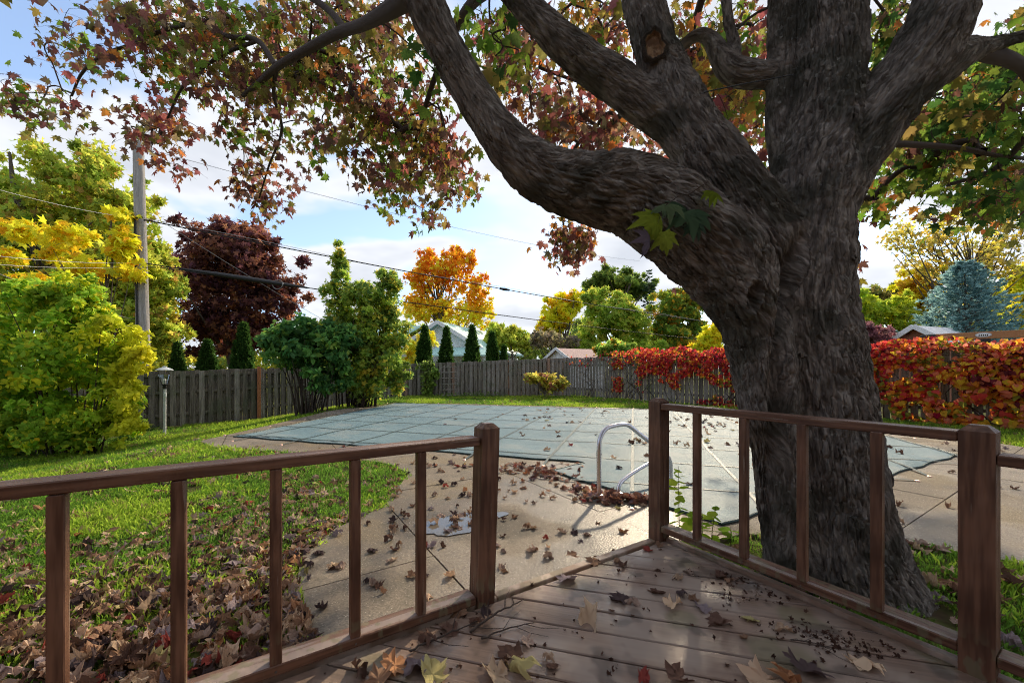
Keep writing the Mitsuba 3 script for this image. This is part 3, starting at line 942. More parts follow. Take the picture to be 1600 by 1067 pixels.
for a, b, c in order:
    A, B, C = allp[a], allp[b], allp[c]
    t = np.linspace(0, 1, 6)[:, None]
    path = (1 - t) ** 2 * A + 2 * t * (1 - t) * (2 * B - (A + C) / 2) + t * t * C
    r0, r1 = .0028 * math.sqrt(load[b]) + .0022, .0028 * math.sqrt(max(load[c] - 1, .2)) + .0015
    twig_mesh.append(tube(path, np.linspace(r0, r1, 6), 5, False))

pos, Yd, col, size, extra = [], [], [], [], []
for c, mx, m, i in zip(cl, clm, cln, range(len(cl))):
    m = max(5, int(m * 1.02 * rng.uniform(.6, 1.4)))
    th = rng.uniform(0, 2 * np.pi)
    ax = np.array([math.cos(th), math.sin(th), -.35]) * rng.uniform(.25, .5)
    t = rng.random(m)[:, None]
    p = c + (t - .35) * ax + rng.normal(0, 1, (m, 3)) * [.13, .13, .10] + [0, 0, -.05]
    pal = np.array([q for q, _w in mx]); w = np.array([q for _p, q in mx])
    w = w * rng.gamma(.7, 1, len(w)) + 1e-6               # each spray leans to a few of the colours
    ci = rng.choice(len(pal), m, p=w / w.sum())
    cc = pal[ci] * rng.uniform(.65, 1.35, (m, 1)) * rng.uniform(.85, 1.15, (m, 3))
    h = rng.normal(0, 1, (m, 3)); h[:, 2] = 0
    h /= np.linalg.norm(h, axis=1, keepdims=True)
    y = h * rng.uniform(.2, 1.0, (m, 1)) + ax * .8 + np.array([0, 0, -1.0]) * rng.uniform(.35, 1.1, (m, 1))
    y /= np.linalg.norm(y, axis=1, keepdims=True)
    pos.append(p); Yd.append(y); col.append(cc); size.append(rng.uniform(.07, .132, m) if i < n_view else rng.uniform(.12, .2, m))
    extra.append(np.full(m, i >= n_view))
    # thin stalks of the spray
    if i < n_view:
        twig_mesh.append(tube(np.array([c, c + ax * .4, c + ax * .8 + [0, 0, -.02]]), [.0028, .002, .0012], 3, False))
pos, Yd, col, size = np.vstack(pos), np.vstack(Yd), np.clip(np.vstack(col), .01, .8), np.concatenate(size)
px, py = CX + F * pos[:, 0] / np.maximum(pos[:, 1], .01), HZ - F * (pos[:, 2] - EYE) / np.maximum(pos[:, 1], .01)
ok = ~(np.concatenate(extra) & (pos[:, 1] > .2) & (px > -40) & (px < 1640) & (py > -40) & (py < 1100))
pos, Yd, col, size = pos[ok], Yd[ok], col[ok], size[ok]
z = np.cross(Yd, rnd_dirs(rng, len(Yd)) + [0, 0, .8]); z /= np.linalg.norm(z, axis=1, keepdims=True) + 1e-9
z *= np.sign(z[:, 2:3] + 1e-9)
x = np.cross(Yd, z)
R = np.stack([x, Yd, z], -1)
put(num(MT + '__branch'), cat(twig_mesh), 'mat_twig', smooth=True)
labels[MT + '__branch'] = {'kind': 'stuff'}
# the leaves that show largest are parts of their own
px, py = CX + F * pos[:, 0] / np.maximum(pos[:, 1], .01), HZ - F * (pos[:, 2] - EYE) / np.maximum(pos[:, 1], .01)
ap = size / np.maximum(pos[:, 1], .3) * ((pos[:, 1] > .5) & (px > 0) & (px < 1600) & (py > 0) & (py < 1067))
big = np.argsort(-ap)[:285]
isbig = np.zeros(len(pos), bool); isbig[big] = True
for i in big:
    m = np.eye(4); m[:3, :3] = R[i] * size[i]; m[:3, 3] = pos[i]
    part(MT, 'leaf', (MAPLE_D[0] @ m[:3, :3].T + m[:3, 3], MAPLE_D[1]), 'mat_leaf', color=col[i])
k = ~isbig
put(MT + '__crown', scatter(*MAPLE, pos[k], R[k], size[k], col[k])[:2], 'mat_leaf', color=np.repeat(col[k], len(MAPLE[0]), axis=0))
labels[MT + '__crown'] = {'kind': 'stuff'}

# a sprig of large leaves growing from the trunk
sp = [(1075, 330, 2.02, (.10, .17, .10), .20, (-.9, .1, -.45), (.2, -.5, .8)), (1040, 318, 2.0, (.16, .22, .12), .17, (-1, -.1, -.35), (.0, -.35, .9)), (1118, 300, 2.0, (.20, .26, .03), .12, (.6, -.2, -.6), (.5, -.6, .6)),
      (1025, 345, 1.98, (.24, .30, .04), .17, (-.25, -.1, -1), (.3, -.9, .2)), (1040, 372, 1.98, (.28, .33, .05), .12, (.15, 0, -1), (-.2, -.9, .1)), (1016, 376, 1.98, (.13, .10, .13), .13, (-.2, 0, -1), (.7, -.5, .2)),
      (1085, 350, 2.03, (.09, .15, .11), .11, (-.7, 0, -.6), (.3, -.6, .7)), (1062, 318, 2.05, (.07, .12, .07), .15, (.7, .1, -.4), (-.1, -.6, .8))]
part(MT, 'sprig', cat([tube([W(1100, 335, 2.16), W(1085, 315, 2.06), W(1075, 305, 2.02), W(1050, 300, 2.0)], [.006, .004, .003, .002], 6),
                       tube([W(1075, 305, 2.02), W(1105, 285, 2.0), W(1112, 268, 2.0)], [.003, .002, .001], 5), tube([W(1062, 305, 2.0), W(1035, 325, 1.98), W(1028, 350, 1.98)], [.003, .002, .001], 5)]), 'mat_twig', smooth=True)
for a, b, D, c, s, y, zz in sp:
    y = np.array(y, float); y /= np.linalg.norm(y)
    x = np.cross(y, zz); x /= np.linalg.norm(x)
    m = np.stack([x, y, np.cross(x, y)], -1) * s
    v = MAPLE_D[0] * [1, 1, 3.2]
    part(MT, 'leaf', ((v - [0, .3, 0]) @ m.T + W(a, b, D), MAPLE_D[1]), 'mat_leaf', color=np.array(c) * np.random.default_rng(int(a)).uniform(.8, 1.2, (len(v), 1)))

# pruning wounds with a raised lip
def wound(px, py, D, rx, rz, face, tilt=0, mat='mat_cut'):
    c = W(px, py, D)
    n = np.array(face, float); n /= np.linalg.norm(n)
    x = np.cross([0, 0, 1], n); x /= np.linalg.norm(x)
    y = np.cross(n, x)
    ca, sa_ = math.cos(tilt), math.sin(tilt)
    x, y = x * ca + y * sa_, y * ca - x * sa_
    prof = [(0, -.012), (.35, -.010), (.62, -.004), (.80, -.012), (.9, .012), (1.02, .02), (1.16, .012), (1.3, -.03)]
    k = 28
    a = np.arange(k) * 2 * np.pi / k
    v, nz = [], meshkit.fbm(np.stack([np.cos(a) * 2, np.sin(a) * 2, 0 * a + px], -1), 3, 1) - .5
    for r, h in prof:
        rr = r * (1 + .9 * nz)
        v.append(c + np.outer(np.cos(a) * rr * rx, x) + np.outer(np.sin(a) * rr * rz, y) + np.outer(h * (1 + .8 * nz), n))
    V_ = np.vstack(v)
    f_ = []
    for i in range(len(prof) - 1):
        for j in range(k):
            p0, p1 = i * k + j, i * k + (j + 1) % k
            f_ += [[p0, p0 + k, p1 + k], [p0, p1 + k, p1]]
    f_ = np.array(f_)
    lip = 4 * k * 2
    part(MT, 'pruning_wound', (V_[:5 * k], f_[:lip]), mat, smooth=True)
    part(MT, 'wound_lip', (V_, f_[lip:]), 'mat_bark', smooth=True)


wound(1021, 75, 2.375, .055, .075, (-.15, -1, -.25))
wound(1032, 268, 2.195, .085, .058, (.05, -.75, .6), .3)
part(MT, 'brace_cable', tube(np.array([W(1098, 145, 2.33), W(1165, 131, 2.36), W(1240, 117, 2.37)]), .0035, 6), 'mat_cable', smooth=True)
# ---------------------------------------------------------------- fence of staggered boards
rng = np.random.default_rng(21)
FN = [(-16.5, 5.6, -.52, 1.12), (-10.40, 11.8, -.54, 1.155), (-8.70, 13.8, -.49, 1.23), (-6.20, 18.2, -.33, 1.37), (-.26, 17.6, -.06, 1.59), (2.55, 18.4, -.03, 1.72), (10.6, 8.2, -.03, 1.73), (15.6, 1.9, -.03, 1.73)]
FW = .14


def fence(nodes, label, pitch, weights, both=True, seed=0, orange_post=False):
    key = tag(num('wooden_fence'), label, 'fence')
    r = np.random.default_rng(seed)
    for (x0, y0, a0, b0), (x1, y1, a1, b1) in zip(nodes[:-1], nodes[1:]):
        p, q = np.array([x0, y0]), np.array([x1, y1])
        L = np.linalg.norm(q - p); d = (q - p) / L; n = np.array([d[1], -d[0]])
        if n @ (-p) < 0:
            n = -n
        rot = math.degrees(math.atan2(d[1], d[0]))
        k = int(L / pitch)
        for i in range(k + 1):
            for side in ((1, -1) if both else (1,)):
                t = (i + (0 if side > 0 else .5)) * pitch / L
                if t > 1:
                    continue
                c = p + (q - p) * t + n * (.036 * side)
                z0, z1 = min(ground(c[0], c[1]), a0 + (a1 - a0) * t) - .01 + r.uniform(0, .05), b0 + (b1 - b0) * t + r.normal(0, .012)
                m = bevel_box(FW * r.uniform(.94, 1.02), .02, z1 - z0, .003)
                M = T().translate([c[0], c[1], (z0 + z1) / 2]).rotate([0, 0, 1], rot + r.normal(0, .6)).rotate([0, 1, 0], r.normal(0, .35))
                v = np.asarray(m.vertices) @ np.array(M.matrix)[:3, :3].T + np.array(M.matrix)[:3, 3]
                part(key, 'board', (v, np.array(m.faces)), f'mat_fence_{r.choice(4, p=weights)}')
        nrail = max(1, int(L / 2.4))
        for h in (.22, .62, .92) if both else (.2, .8):
            z0, z1 = a0 + (b0 - a0) * h, a1 + (b1 - a1) * h
            part(key, 'rail', box_to([*p, z0], [*q, z1], [0, 0, 1], .04, .085), 'mat_fence_2')
        for i in range(nrail + 1):
            t = i / nrail
            c = p + (q - p) * t - n * .006
            z0, z1 = ground(c[0], c[1]) - .1, b0 + (b1 - b0) * t + .02
            part(key, 'post', box_to([c[0], c[1], z0], [c[0], c[1], z1], [d[0], d[1], 0], .085, .085), 'mat_fence_2')
    return key


FL = fence(FN[0:4], 'weathered dark board fence along the lower lawn behind the lamp post', .235, [.3, .15, .53, .02], seed=1)
c = np.array([-8.76, 13.72]) + np.array([.05, -.06])
part(FL, 'post', box_to([*c, -.6], [*c, 1.30], [.65, .76, 0], .09, .09), 'mat_new_post')
labels[FL + f'__post_{counts[FL + "__post"]:03d}'] = {'label': 'new reddish fence post among the grey boards'}
scene['mat_new_post'] = two(rgh((.33, .13, .06), .7, .3))
FB = fence(FN[3:6], 'grey weathered board fence with a ladder trellis across the back of the yard', .20, [.35, .48, .11, .06], seed=2)
FR = fence(FN[5:8], 'grey picket fence overgrown with red vine on the far side of the pool', .165, [.4, .5, .1, 0], both=False, seed=3)

# ---------------------------------------------------------------- trees and shrubs


def crown(key, blobs, D, palette, n, leaf, seed, depth=1.0, sub=34, tight=.30, name='crown', tmpl=CLUMP, grad=None, mat='mat_leaf', flat=0.0):
    """Leaf sprays through a crown given as ellipses in photo pixels at distance D."""
    r = np.random.default_rng(seed)
    area = np.array([b[2] * b[3] for b in blobs], float)
    P, C, O = [], [], []
    pal = np.array([p for p, _w in palette]); w0 = np.array([w for _p, w in palette]); w0 = w0 / w0.sum()
    for b, a in zip(blobs, area / area.sum()):
        c = W(b[0], b[1], D + (b[4] if len(b) > 4 else 0)); rx, rz = b[2] * D / F, b[3] * D / F
        m = max(10, int(n * 1.35 * a))
        k = max(4, int(sub * math.sqrt(a * len(blobs))))
        sd = rnd_dirs(r, k) * (r.random((k, 1)) ** .45)
        stray = r.random(k) < .22
        sc = sd * [rx, rx * depth, rz] * np.where(stray, r.uniform(.95, 1.22, k), .82)[:, None]
        which = r.integers(0, k, m)
        rb = tight * (rx * rx * rz) ** (1 / 3)
        dirs = rnd_dirs(r, m) * (r.random((m, 1)) ** .4)
        p = c + sc[which] + dirs * rb * (r.uniform(.6, 1.15, k) * np.where(stray, .6, 1))[which][:, None] * [1, 1, .8]
        wk = w0 * r.gamma(.9, 1, (k, len(w0))) + 1e-6
        wk /= wk.sum(1, keepdims=True)
        u = r.random(m)[:, None]
        ci = np.minimum((np.cumsum(wk[which], 1) < u).sum(1), len(w0) - 1)
        cc = pal[ci] * (r.uniform(.75, 1.25, k)[which][:, None]) * r.uniform(.7, 1.3, (m, 1)) * r.uniform(.9, 1.1, (m, 3))
        P.append(p); C.append(cc); O.append(dirs + sd[which] * .6)
    P, C, O = np.vstack(P), np.vstack(C), np.vstack(O)
    if grad is not None:
        C = grad(P, C)
    keep = P[:, 2] > ground(P[:, 0], P[:, 1]) + .03
    P, C, O = P[keep], C[keep], O[keep]
    nrm = O + rnd_dirs(r, len(P)) * 1.1 + [0, 0, .4 - flat]
    R = frames(nrm, r.uniform(0, 6.28, len(P)))
    s = leaf * D / F * r.uniform(.65, 1.35, len(P))
    V, Fc, Cv = scatter(*tmpl, P, R, s, np.clip(C * 1.55, .004, .85))
    put(num(key + '__' + name), (V, Fc), mat, color=Cv)
    labels[key + '__' + name] = {'kind': 'stuff'}
    return P


def trunk(key, base, tips, r0, seed, n=9, name='trunk', mat='mat_trunk', spread=.35):
    """Trunk from the ground with limbs curving up to the tips."""
    r = np.random.default_rng(seed)
    base = np.asarray(base, float)
    tips = np.asarray(tips)
    top = tips[np.argmax(tips[:, 2])]
    ms = []
    main = np.array([base + (top - base) * t + np.append(r.normal(0, .05, 2) * t * np.linalg.norm(top - base) * .3, 0) for t in np.linspace(0, 1, 9)])
    ms.append(tube(main, np.linspace(r0, r0 * .12, 9) * (1 + .5 * np.exp(-np.arange(9) * 1.5)), 9))
    for t in tips:
        h = r.uniform(.25, .75)
        i = int(h * 8)
        s0 = main[i] if main[i, 2] < t[2] + .3 else main[max(1, int(8 * max(.12, (t[2] - base[2]) / max(top[2] - base[2], .1) * .6)))]
        mid = s0 * .5 + t * .5 + [0, 0, -.06 * np.linalg.norm(t - s0)] + r.normal(0, .04, 3) * np.linalg.norm(t - s0)
        tt = np.linspace(0, 1, 6)[:, None]
        path = (1 - tt) ** 2 * s0 + 2 * tt * (1 - tt) * mid + tt * tt * t
        ms.append(tube(path, np.linspace(r0 * spread, r0 * .05, 6), 5, False))
    put(num(key + '__' + name), cat(ms), mat, smooth=True)


def tips_of(P, k, seed):
    r = np.random.default_rng(seed)
    return P[r.choice(len(P), k, replace=False)]


def tree(name, label, category, base_px, D, blobs, palette, n, leaf, r0, seed, group=None, limbs_n=12, spread=.35, multi=False, **kw):
    key = tag(num(name), label, category, group)
    P = crown(key, blobs, D, palette, n, leaf, seed, **kw)
    b = W(base_px, HZ, D)
    b[2] = ground(b[0], b[1]) - .05
    if multi:
        rr_ = np.random.default_rng(seed)
        ms = []
        for t in tips_of(P, limbs_n, seed):
            a0 = b + np.append((t - b)[:2] * rr_.uniform(.15, .75) + rr_.normal(0, .08, 2), 0)
            mid = a0 * .45 + t * .55 + np.append((a0 - t)[:2] * .3, .1)
            tt = np.linspace(0, 1, 6)[:, None]
            ms.append(tube((1 - tt) ** 2 * a0 + 2 * tt * (1 - tt) * mid + tt * tt * t, np.linspace(r0, r0 * .25, 6), 5, False))
        put(num(key + '__stem'), cat(ms), 'mat_twig', smooth=True); labels[key + '__stem'] = {'kind': 'stuff'}
        return key
    trunk(key, b, tips_of(P, limbs_n, seed), r0, seed, spread=spread)
    return key


YEL, YG, LG = (.80, .55, .03), (.45, .48, .04), (.24, .36, .04)
tree('cedar_tree', 'tall yellowish green cedar behind the utility pole at the edge of the yard', 'tree', 120, 17, [(95, 330, 95, 95), (185, 310, 55, 60), (30, 330, 60, 70), (225, 440, 40, 70), (55, 420, 110, 110), (190, 430, 75, 110), (248, 470, 44, 85), (150, 510, 120, 60), (125, 262, 65, 45), (236, 395, 36, 55), (270, 520, 25, 45)],
     [((.36, .40, .06), .45), ((.24, .31, .05), .3), ((.52, .48, .07), .17), ((.34, .22, .06), .08)], 27000, 8.5, .35, 31, sub=40, flat=.5)
tree('yellow_maple', 'young maple with bright yellow leaves in front of the tall cedar', 'tree', 150, 12.5, [(105, 368, 40, 18), (192, 385, 22, 34), (150, 420, 40, 18), (35, 362, 28, 18), (55, 445, 26, 20), (190, 335, 22, 10), (115, 468, 36, 14), (85, 400, 22, 14), (205, 425, 18, 18), (15, 400, 22, 16)],
     [(YEL, .7), ((.75, .38, .03), .15), (YG, .15)], 1150, 11, .08, 32, tmpl=MAPLE_S, tight=.5)
tree('golden_bush', 'big rounded bush with yellow green leaves between the lawn and the utility pole', 'bush', 110, 8.2, [(90, 565, 100, 75), (168, 545, 52, 75), (60, 480, 62, 50), (188, 620, 32, 48), (40, 640, 70, 48), (112, 645, 80, 45), (120, 470, 48, 50), (-20, 560, 60, 90), (100, 672, 105, 30), (188, 668, 32, 30), (20, 680, 60, 28), (215, 560, 18, 50)],
     [(LG, .45), ((.16, .28, .03), .3), (YG, .2), (YEL, .05)], 26000, 9, .02, 33, multi=True, sub=40, limbs_n=40, tmpl=OVAL,
     grad=lambda P, C: C * (1 - .75 * sm(-8.6, -7.55, P[:, 0:1])) + np.array([.66, .58, .04]) * .75 * sm(-8.6, -7.55, P[:, 0:1]) * (C.mean(1, keepdims=True) / .2) ** .35)  # sunlight put into the colour: leaves turn brighter yellow on the right side
tree('purple_maple', 'broad maple with dark purple and rust leaves beyond the fence', 'tree', 375, 23, [(370, 420, 82, 78), (308, 430, 44, 58), (425, 450, 48, 58), (340, 368, 48, 36), (400, 505, 60, 48), (330, 515, 60, 50), (395, 375, 40, 32)],
     [((.12, .05, .045), .4), ((.20, .09, .06), .28), ((.09, .04, .05), .2), ((.34, .15, .07), .12)], 15000, 7.5, .3, 34, sub=40)
tree('lilac_shrub', 'dark green leafy shrub with bare lower stems against the left fence', 'shrub', 482, 11.8, [(468, 540, 56, 42), (512, 585, 38, 34), (438, 532, 30, 24), (532, 545, 32, 40), (490, 520, 35, 25)],
     [((.06, .15, .05), .5), ((.11, .23, .06), .4), ((.20, .30, .06), .1)], 6500, 9, .022, 35, multi=True, limbs_n=34, tmpl=OVAL)
tree('slender_tree', 'slender loose tree with olive leaves beside the dark green shrub', 'tree', 548, 13, [(535, 465, 26, 40), (531, 415, 18, 32), (580, 480, 44, 48), (605, 540, 40, 52), (560, 565, 44, 56), (545, 515, 44, 40), (614, 455, 14, 44), (622, 588, 18, 36), (596, 440, 10, 30), (575, 600, 40, 34)],
     [((.17, .25, .06), .4), ((.28, .36, .06), .35), ((.50, .42, .06), .15), ((.09, .17, .05), .1)], 11500, 7.0, .03, 36, multi=True, limbs_n=40, tight=.42, sub=26)
tree('orange_maple', 'orange and gold maple rising above the house with the green roof', 'tree', 712, 38, [(700, 425, 46, 34), (658, 440, 26, 40), (745, 452, 24, 34), (690, 487, 60, 30), (742, 490, 28, 24), (712, 398, 26, 18), (672, 404, 20, 18), (650, 475, 24, 26), (735, 410, 14, 16), (760, 480, 12, 16)],
     [((.70, .25, .02), .5), ((.78, .45, .03), .35), ((.5, .14, .02), .15)], 5200, 6.0, .35, 37, sub=26, tight=.36, limbs_n=40, spread=.28,
     grad=lambda P, C: C * [1, 1, 1] + np.array([.1, .22, .01]) * sm(9.5, 5.5, P[:, 2:3]))
tree('yellow_maple', 'golden yellow tree behind the shed with the pinkish roof', 'tree', 868, 42, [(875, 490, 30, 36), (896, 470, 22, 18), (858, 512, 22, 20)], [((.85, .55, .03), .6), ((.8, .4, .02), .2), (YG, .2)], 3200, 6.5, .25, 38)
tree('green_tree', 'dark leafy tree with a flat top behind the pale green tree', 'tree', 955, 50, [(960, 438, 40, 20), (930, 452, 22, 26), (990, 440, 20, 16), (1000, 455, 30, 20)], [((.11, .17, .04), .6), ((.2, .26, .05), .4)], 4200, 6, .35, 39)
tree('green_tree', 'pale yellow green tree right behind the sunny stretch of fence', 'tree', 958, 34, [(955, 490, 46, 46), (928, 470, 22, 30), (985, 512, 36, 36), (1000, 545, 48, 16), (920, 530, 30, 25), (890, 545, 25, 14)], [((.32, .40, .06), .5), ((.22, .31, .05), .35), ((.5, .46, .08), .15)], 8500, 6.5, .2, 40, )
tree('green_tree', 'green tree tinged with orange next to the trunk of the big maple', 'tree', 1062, 36, [(1052, 480, 36, 36), (1082, 500, 26, 40), (1040, 522, 34, 32), (1068, 462, 20, 16), (1062, 530, 40, 24)], [((.15, .23, .04), .5), ((.3, .34, .05), .25), ((.62, .33, .04), .15), ((.08, .15, .03), .1)], 6500, 6.5, .25, 41)
tree('yellow_maple', 'small bright yellow tree peeking out beside the big maple trunk', 'tree', 1112, 26, [(1110, 530, 18, 22), (1100, 545, 20, 14), (1122, 512, 12, 14)], [(YEL, .8), (YG, .2)], 1300, 7, .12, 42)
tree('green_tree', 'low yellowish tree between the small cone evergreens and the shed', 'tree', 805, 34, [(800, 528, 34, 18), (832, 534, 24, 14), (775, 520, 22, 16), (770, 540, 25, 14)], [((.40, .42, .07), .6), ((.3, .36, .06), .4)], 2600, 6.5, .12, 43)
tree('bare_shrub', 'half bare grey shrub above the roof of the pinkish shed', 'shrub', 862, 30, [(855, 530, 30, 18), (890, 535, 18, 14)], [((.16, .14, .10), .6), ((.25, .22, .12), .4)], 700, 6, .1, 44, limbs_n=60, spread=.25)
tree('yellow_maple', 'small yellow tree in front of the white gable of the house', 'tree', 652, 24, [(650, 545, 18, 28), (668, 528, 14, 16), (640, 570, 14, 20)], [(YEL, .7), ((.75, .6, .1), .3)], 1200, 7, .1, 45)
tree('fence_bush', 'round green bush growing over the top of the sunny fence', 'bush', 958, 17.6, [(962, 545, 27, 16), (945, 548, 18, 12), (985, 555, 14, 10)], [((.14, .24, .05), .6), ((.25, .34, .06), .3), ((.6, .25, .05), .1)], 2600, 6, .06, 46, limbs_n=14)
tree('golden_locust', 'tall airy tree with sparse golden leaves and visible limbs behind the blue spruce', 'tree', 1488, 24, [(1480, 372, 80, 46), (1425, 372, 46, 42), (1560, 400, 56, 56), (1500, 430, 56, 40), (1585, 345, 40, 46), (1440, 415, 40, 24)],
     [((.40, .31, .06), .45), ((.30, .27, .08), .35), ((.62, .44, .05), .2)], 2100, 6.0, .26, 47, limbs_n=90, spread=.22, tight=.5, sub=16)
tree('green_tree', 'yellow green bushy tree showing just beside the big trunk above the red vine', 'tree', 1365, 25, [(1350, 492, 30, 38), (1392, 502, 36, 26), (1402, 478, 24, 20)], [((.42, .48, .05), .6), ((.28, .36, .05), .3), (YEL, .1)], 3600, 7, .14, 48)
tree('yellow_maple', 'bright yellow tree touching the left flank of the blue spruce', 'tree', 1440, 27, [(1432, 448, 26, 26), (1440, 475, 30, 24), (1415, 470, 18, 18)], [(YEL, .75), ((.62, .36, .05), .25)], 2600, 7, .16, 49)
tree('green_tree', 'dull green round tree topping the skyline near the distant pole', 'tree', 1372, 40, [(1372, 464, 34, 17), (1412, 452, 22, 14), (1345, 470, 18, 14)], [((.14, .17, .04), .6), ((.25, .22, .06), .4)], 2600, 6, .3, 50)
tree('mauve_shrub', 'mauve leafed shrub between the big trunk and the little wooden shed', 'shrub', 1365, 16.5, [(1368, 528, 36, 18), (1345, 515, 20, 18), (1390, 540, 20, 14)], [((.20, .09, .11), .6), ((.28, .15, .15), .4)], 2400, 6, .06, 51)
tree('yellow_maple', 'yellow tree half hidden behind the right flank of the blue spruce', 'tree', 1600, 26, [(1600, 500, 20, 60), (1595, 440, 20, 30)], [(YEL, .5), (YG, .5)], 1800, 7, .15, 52)
tree('yellow_shrub', 'low yellow green shrub in front of the back corner of the fence', 'shrub', 855, 16.6, [(850, 592, 26, 9), (876, 600, 12, 14), (828, 590, 14, 8), (860, 605, 22, 8)], [((.45, .40, .08), .6), ((.25, .26, .06), .3), ((.30, .14, .10), .1)], 1000, 6, .03, 53, limbs_n=24, tmpl=OVAL)


def evergreen(label, px, ytop, halfw, D, seed, group, pal=((.035, .085, .018), (.06, .12, .025))):
    """Clipped cone of flat upright sprays."""
    key = tag(num('cone_evergreen'), label, 'evergreen shrub', group)
    r = np.random.default_rng(seed)
    b = W(px, HZ, D); g = ground(b[0], b[1]); ztop = EYE - (ytop - HZ) / F * D
    H = ztop - g; R0 = halfw * D / F * 1.12
    n = 2600
    t = r.random(n) ** 1.25
    a = r.uniform(0, 6.283, n)
    rad = R0 * (np.clip(1 - t, 0, 1) ** .72) * (.72 + .42 * r.random(n)) * (1 + .18 * np.sin(a * 3 + seed) + .1 * np.sin(t * 20 + a * 2)) * np.minimum(1, .75 + t * 2)
    P = np.stack([b[0] + rad * np.cos(a), D + rad * np.sin(a), g + .05 + t * (H - .05)], 1)
    out = np.stack([np.cos(a), np.sin(a), 0 * a], 1)
    y = out * .45 + np.array([0, 0, 1.0]) + r.normal(0, .25, (n, 3)); y /= np.linalg.norm(y, axis=1, keepdims=True)
    z = np.cross(y, rnd_dirs(r, n)); z /= np.linalg.norm(z, axis=1, keepdims=True)
    R = np.stack([np.cross(y, z), y, z], -1)
    C = np.array(pal)[r.integers(0, len(pal), n)] * r.uniform(.7, 1.4, (n, 1))
    V, Fc, Cv = scatter(*CLUMP, P, R, r.uniform(.14, .24, n), C)
    put(key + '__foliage', (V, Fc), 'mat_leaf', color=Cv); labels[key + '__foliage'] = {'kind': 'stuff'}
    put(key + '__trunk', tube([[b[0], D, g - .05], [b[0], D, ztop - .2]], [.05, .01], 6), 'mat_trunk')


GE = 'cone shaped evergreens planted behind the fence'
evergreen('small cone evergreen partly hidden by the lamp post', 277, 540, 12, 16, 1, GE)
evergreen('short broad cone evergreen behind the dark board fence', 325, 535, 17, 16.5, 2, GE)
evergreen('taller cone evergreen behind the reddish fence post', 381, 508, 19, 16.5, 3, GE)
evergreen('cone evergreen left of the house gable over the leafy fence vine', 664, 512, 15, 20, 4, GE)
evergreen('twin topped cone evergreen in front of the house gable', 698, 514, 13, 20, 5, GE)
evergreen('cone evergreen in front of the green porch roof', 738, 512, 14, 20, 6, GE)
evergreen('cone evergreen nearest the pinkish shed', 769, 522, 13, 20, 7, GE)
evergreen('smallest cone evergreen, a thin spire above the fence corner', 787, 543, 5, 20, 8, GE)


def spruce(name, label, px, ytop, halfw, D, seed, pal, nb=150, per=46):
    key = tag(num(name), label, 'spruce tree')
    r = np.random.default_rng(seed)
    b = W(px, HZ, D); g = ground(b[0], b[1]); zt = EYE - (ytop - HZ) / F * D
    H = zt - g; R0 = halfw * D / F
    P, Y, ms = [], [], []
    for i in range(nb):
        t = 1 - (1 - i / nb) ** 1.0 if False else (i + r.random()) / nb
        a = i * 2.39996 + r.normal(0, .2)
        L = R0 * (1 - t) ** .85 * r.uniform(.8, 1.12) + .12
        o = np.array([math.cos(a), math.sin(a), 0])
        s = np.linspace(0, 1, 7)[:, None]
        c0 = np.array([b[0], D, g + .15 + t * (H - .35)])
        path = c0 + o * L * s + np.array([0, 0, 1.0]) * L * (.10 * s - .42 * s * (1 - s) + .10 * s ** 3)
        ms.append(tube(path, np.linspace(.03, .006, 7) * (.4 + .6 * (1 - t)), 4, False))
        m = int(per * (.35 + .65 * (1 - t)))
        u = r.random(m) ** .7
        q = np.stack([np.interp(u, s[:, 0], path[:, k]) for k in range(3)], 1)
        sd = np.cross(o, [0, 0, 1]) * r.choice([-1, 1], m)[:, None]
        q += sd * (r.random((m, 1)) * .30 * L * (1.05 - u[:, None])) + r.normal(0, .03, (m, 3))
        P.append(q); Y.append(o + sd * .7 + r.normal(0, .22, (m, 3)) + [0, 0, .25])
    P, Y = np.vstack(P), np.vstack(Y)
    Y /= np.linalg.norm(Y, axis=1, keepdims=True)
    n = len(P)
    z = np.cross(Y, rnd_dirs(r, n)); z /= np.linalg.norm(z, axis=1, keepdims=True)
    R = np.stack([np.cross(Y, z), Y, z], -1)
    C = np.array(pal)[r.integers(0, len(pal), n)] * r.uniform(.75, 1.3, (n, 1))
    V, Fc, Cv = scatter(CLUMP[0] * [.7, 1, 1], CLUMP[1], P, R, r.uniform(.14, .26, n) * (D / 17) ** .5, C)
    put(key + '__foliage', (V, Fc), 'mat_leaf', color=Cv); labels[key + '__foliage'] = {'kind': 'stuff'}
    ms.append(tube([[b[0], D, g - .05], [b[0], D, zt - .1]], [.12, .015], 7))
    put(key + '__trunk', cat(ms), 'mat_trunk', smooth=True)


spruce('blue_spruce', 'dense blue green spruce standing behind the wooden swing beam', 1508, 402, 112, 17, 61, ((.21, .36, .36), (.29, .46, .45), (.14, .26, .26)), 210, 64)
spruce('dark_spruce', 'far dark spruce with a pointed top among the green trees', 1014, 420, 26, 48, 62, ((.07, .11, .07), (.05, .09, .05)), 90, 30)

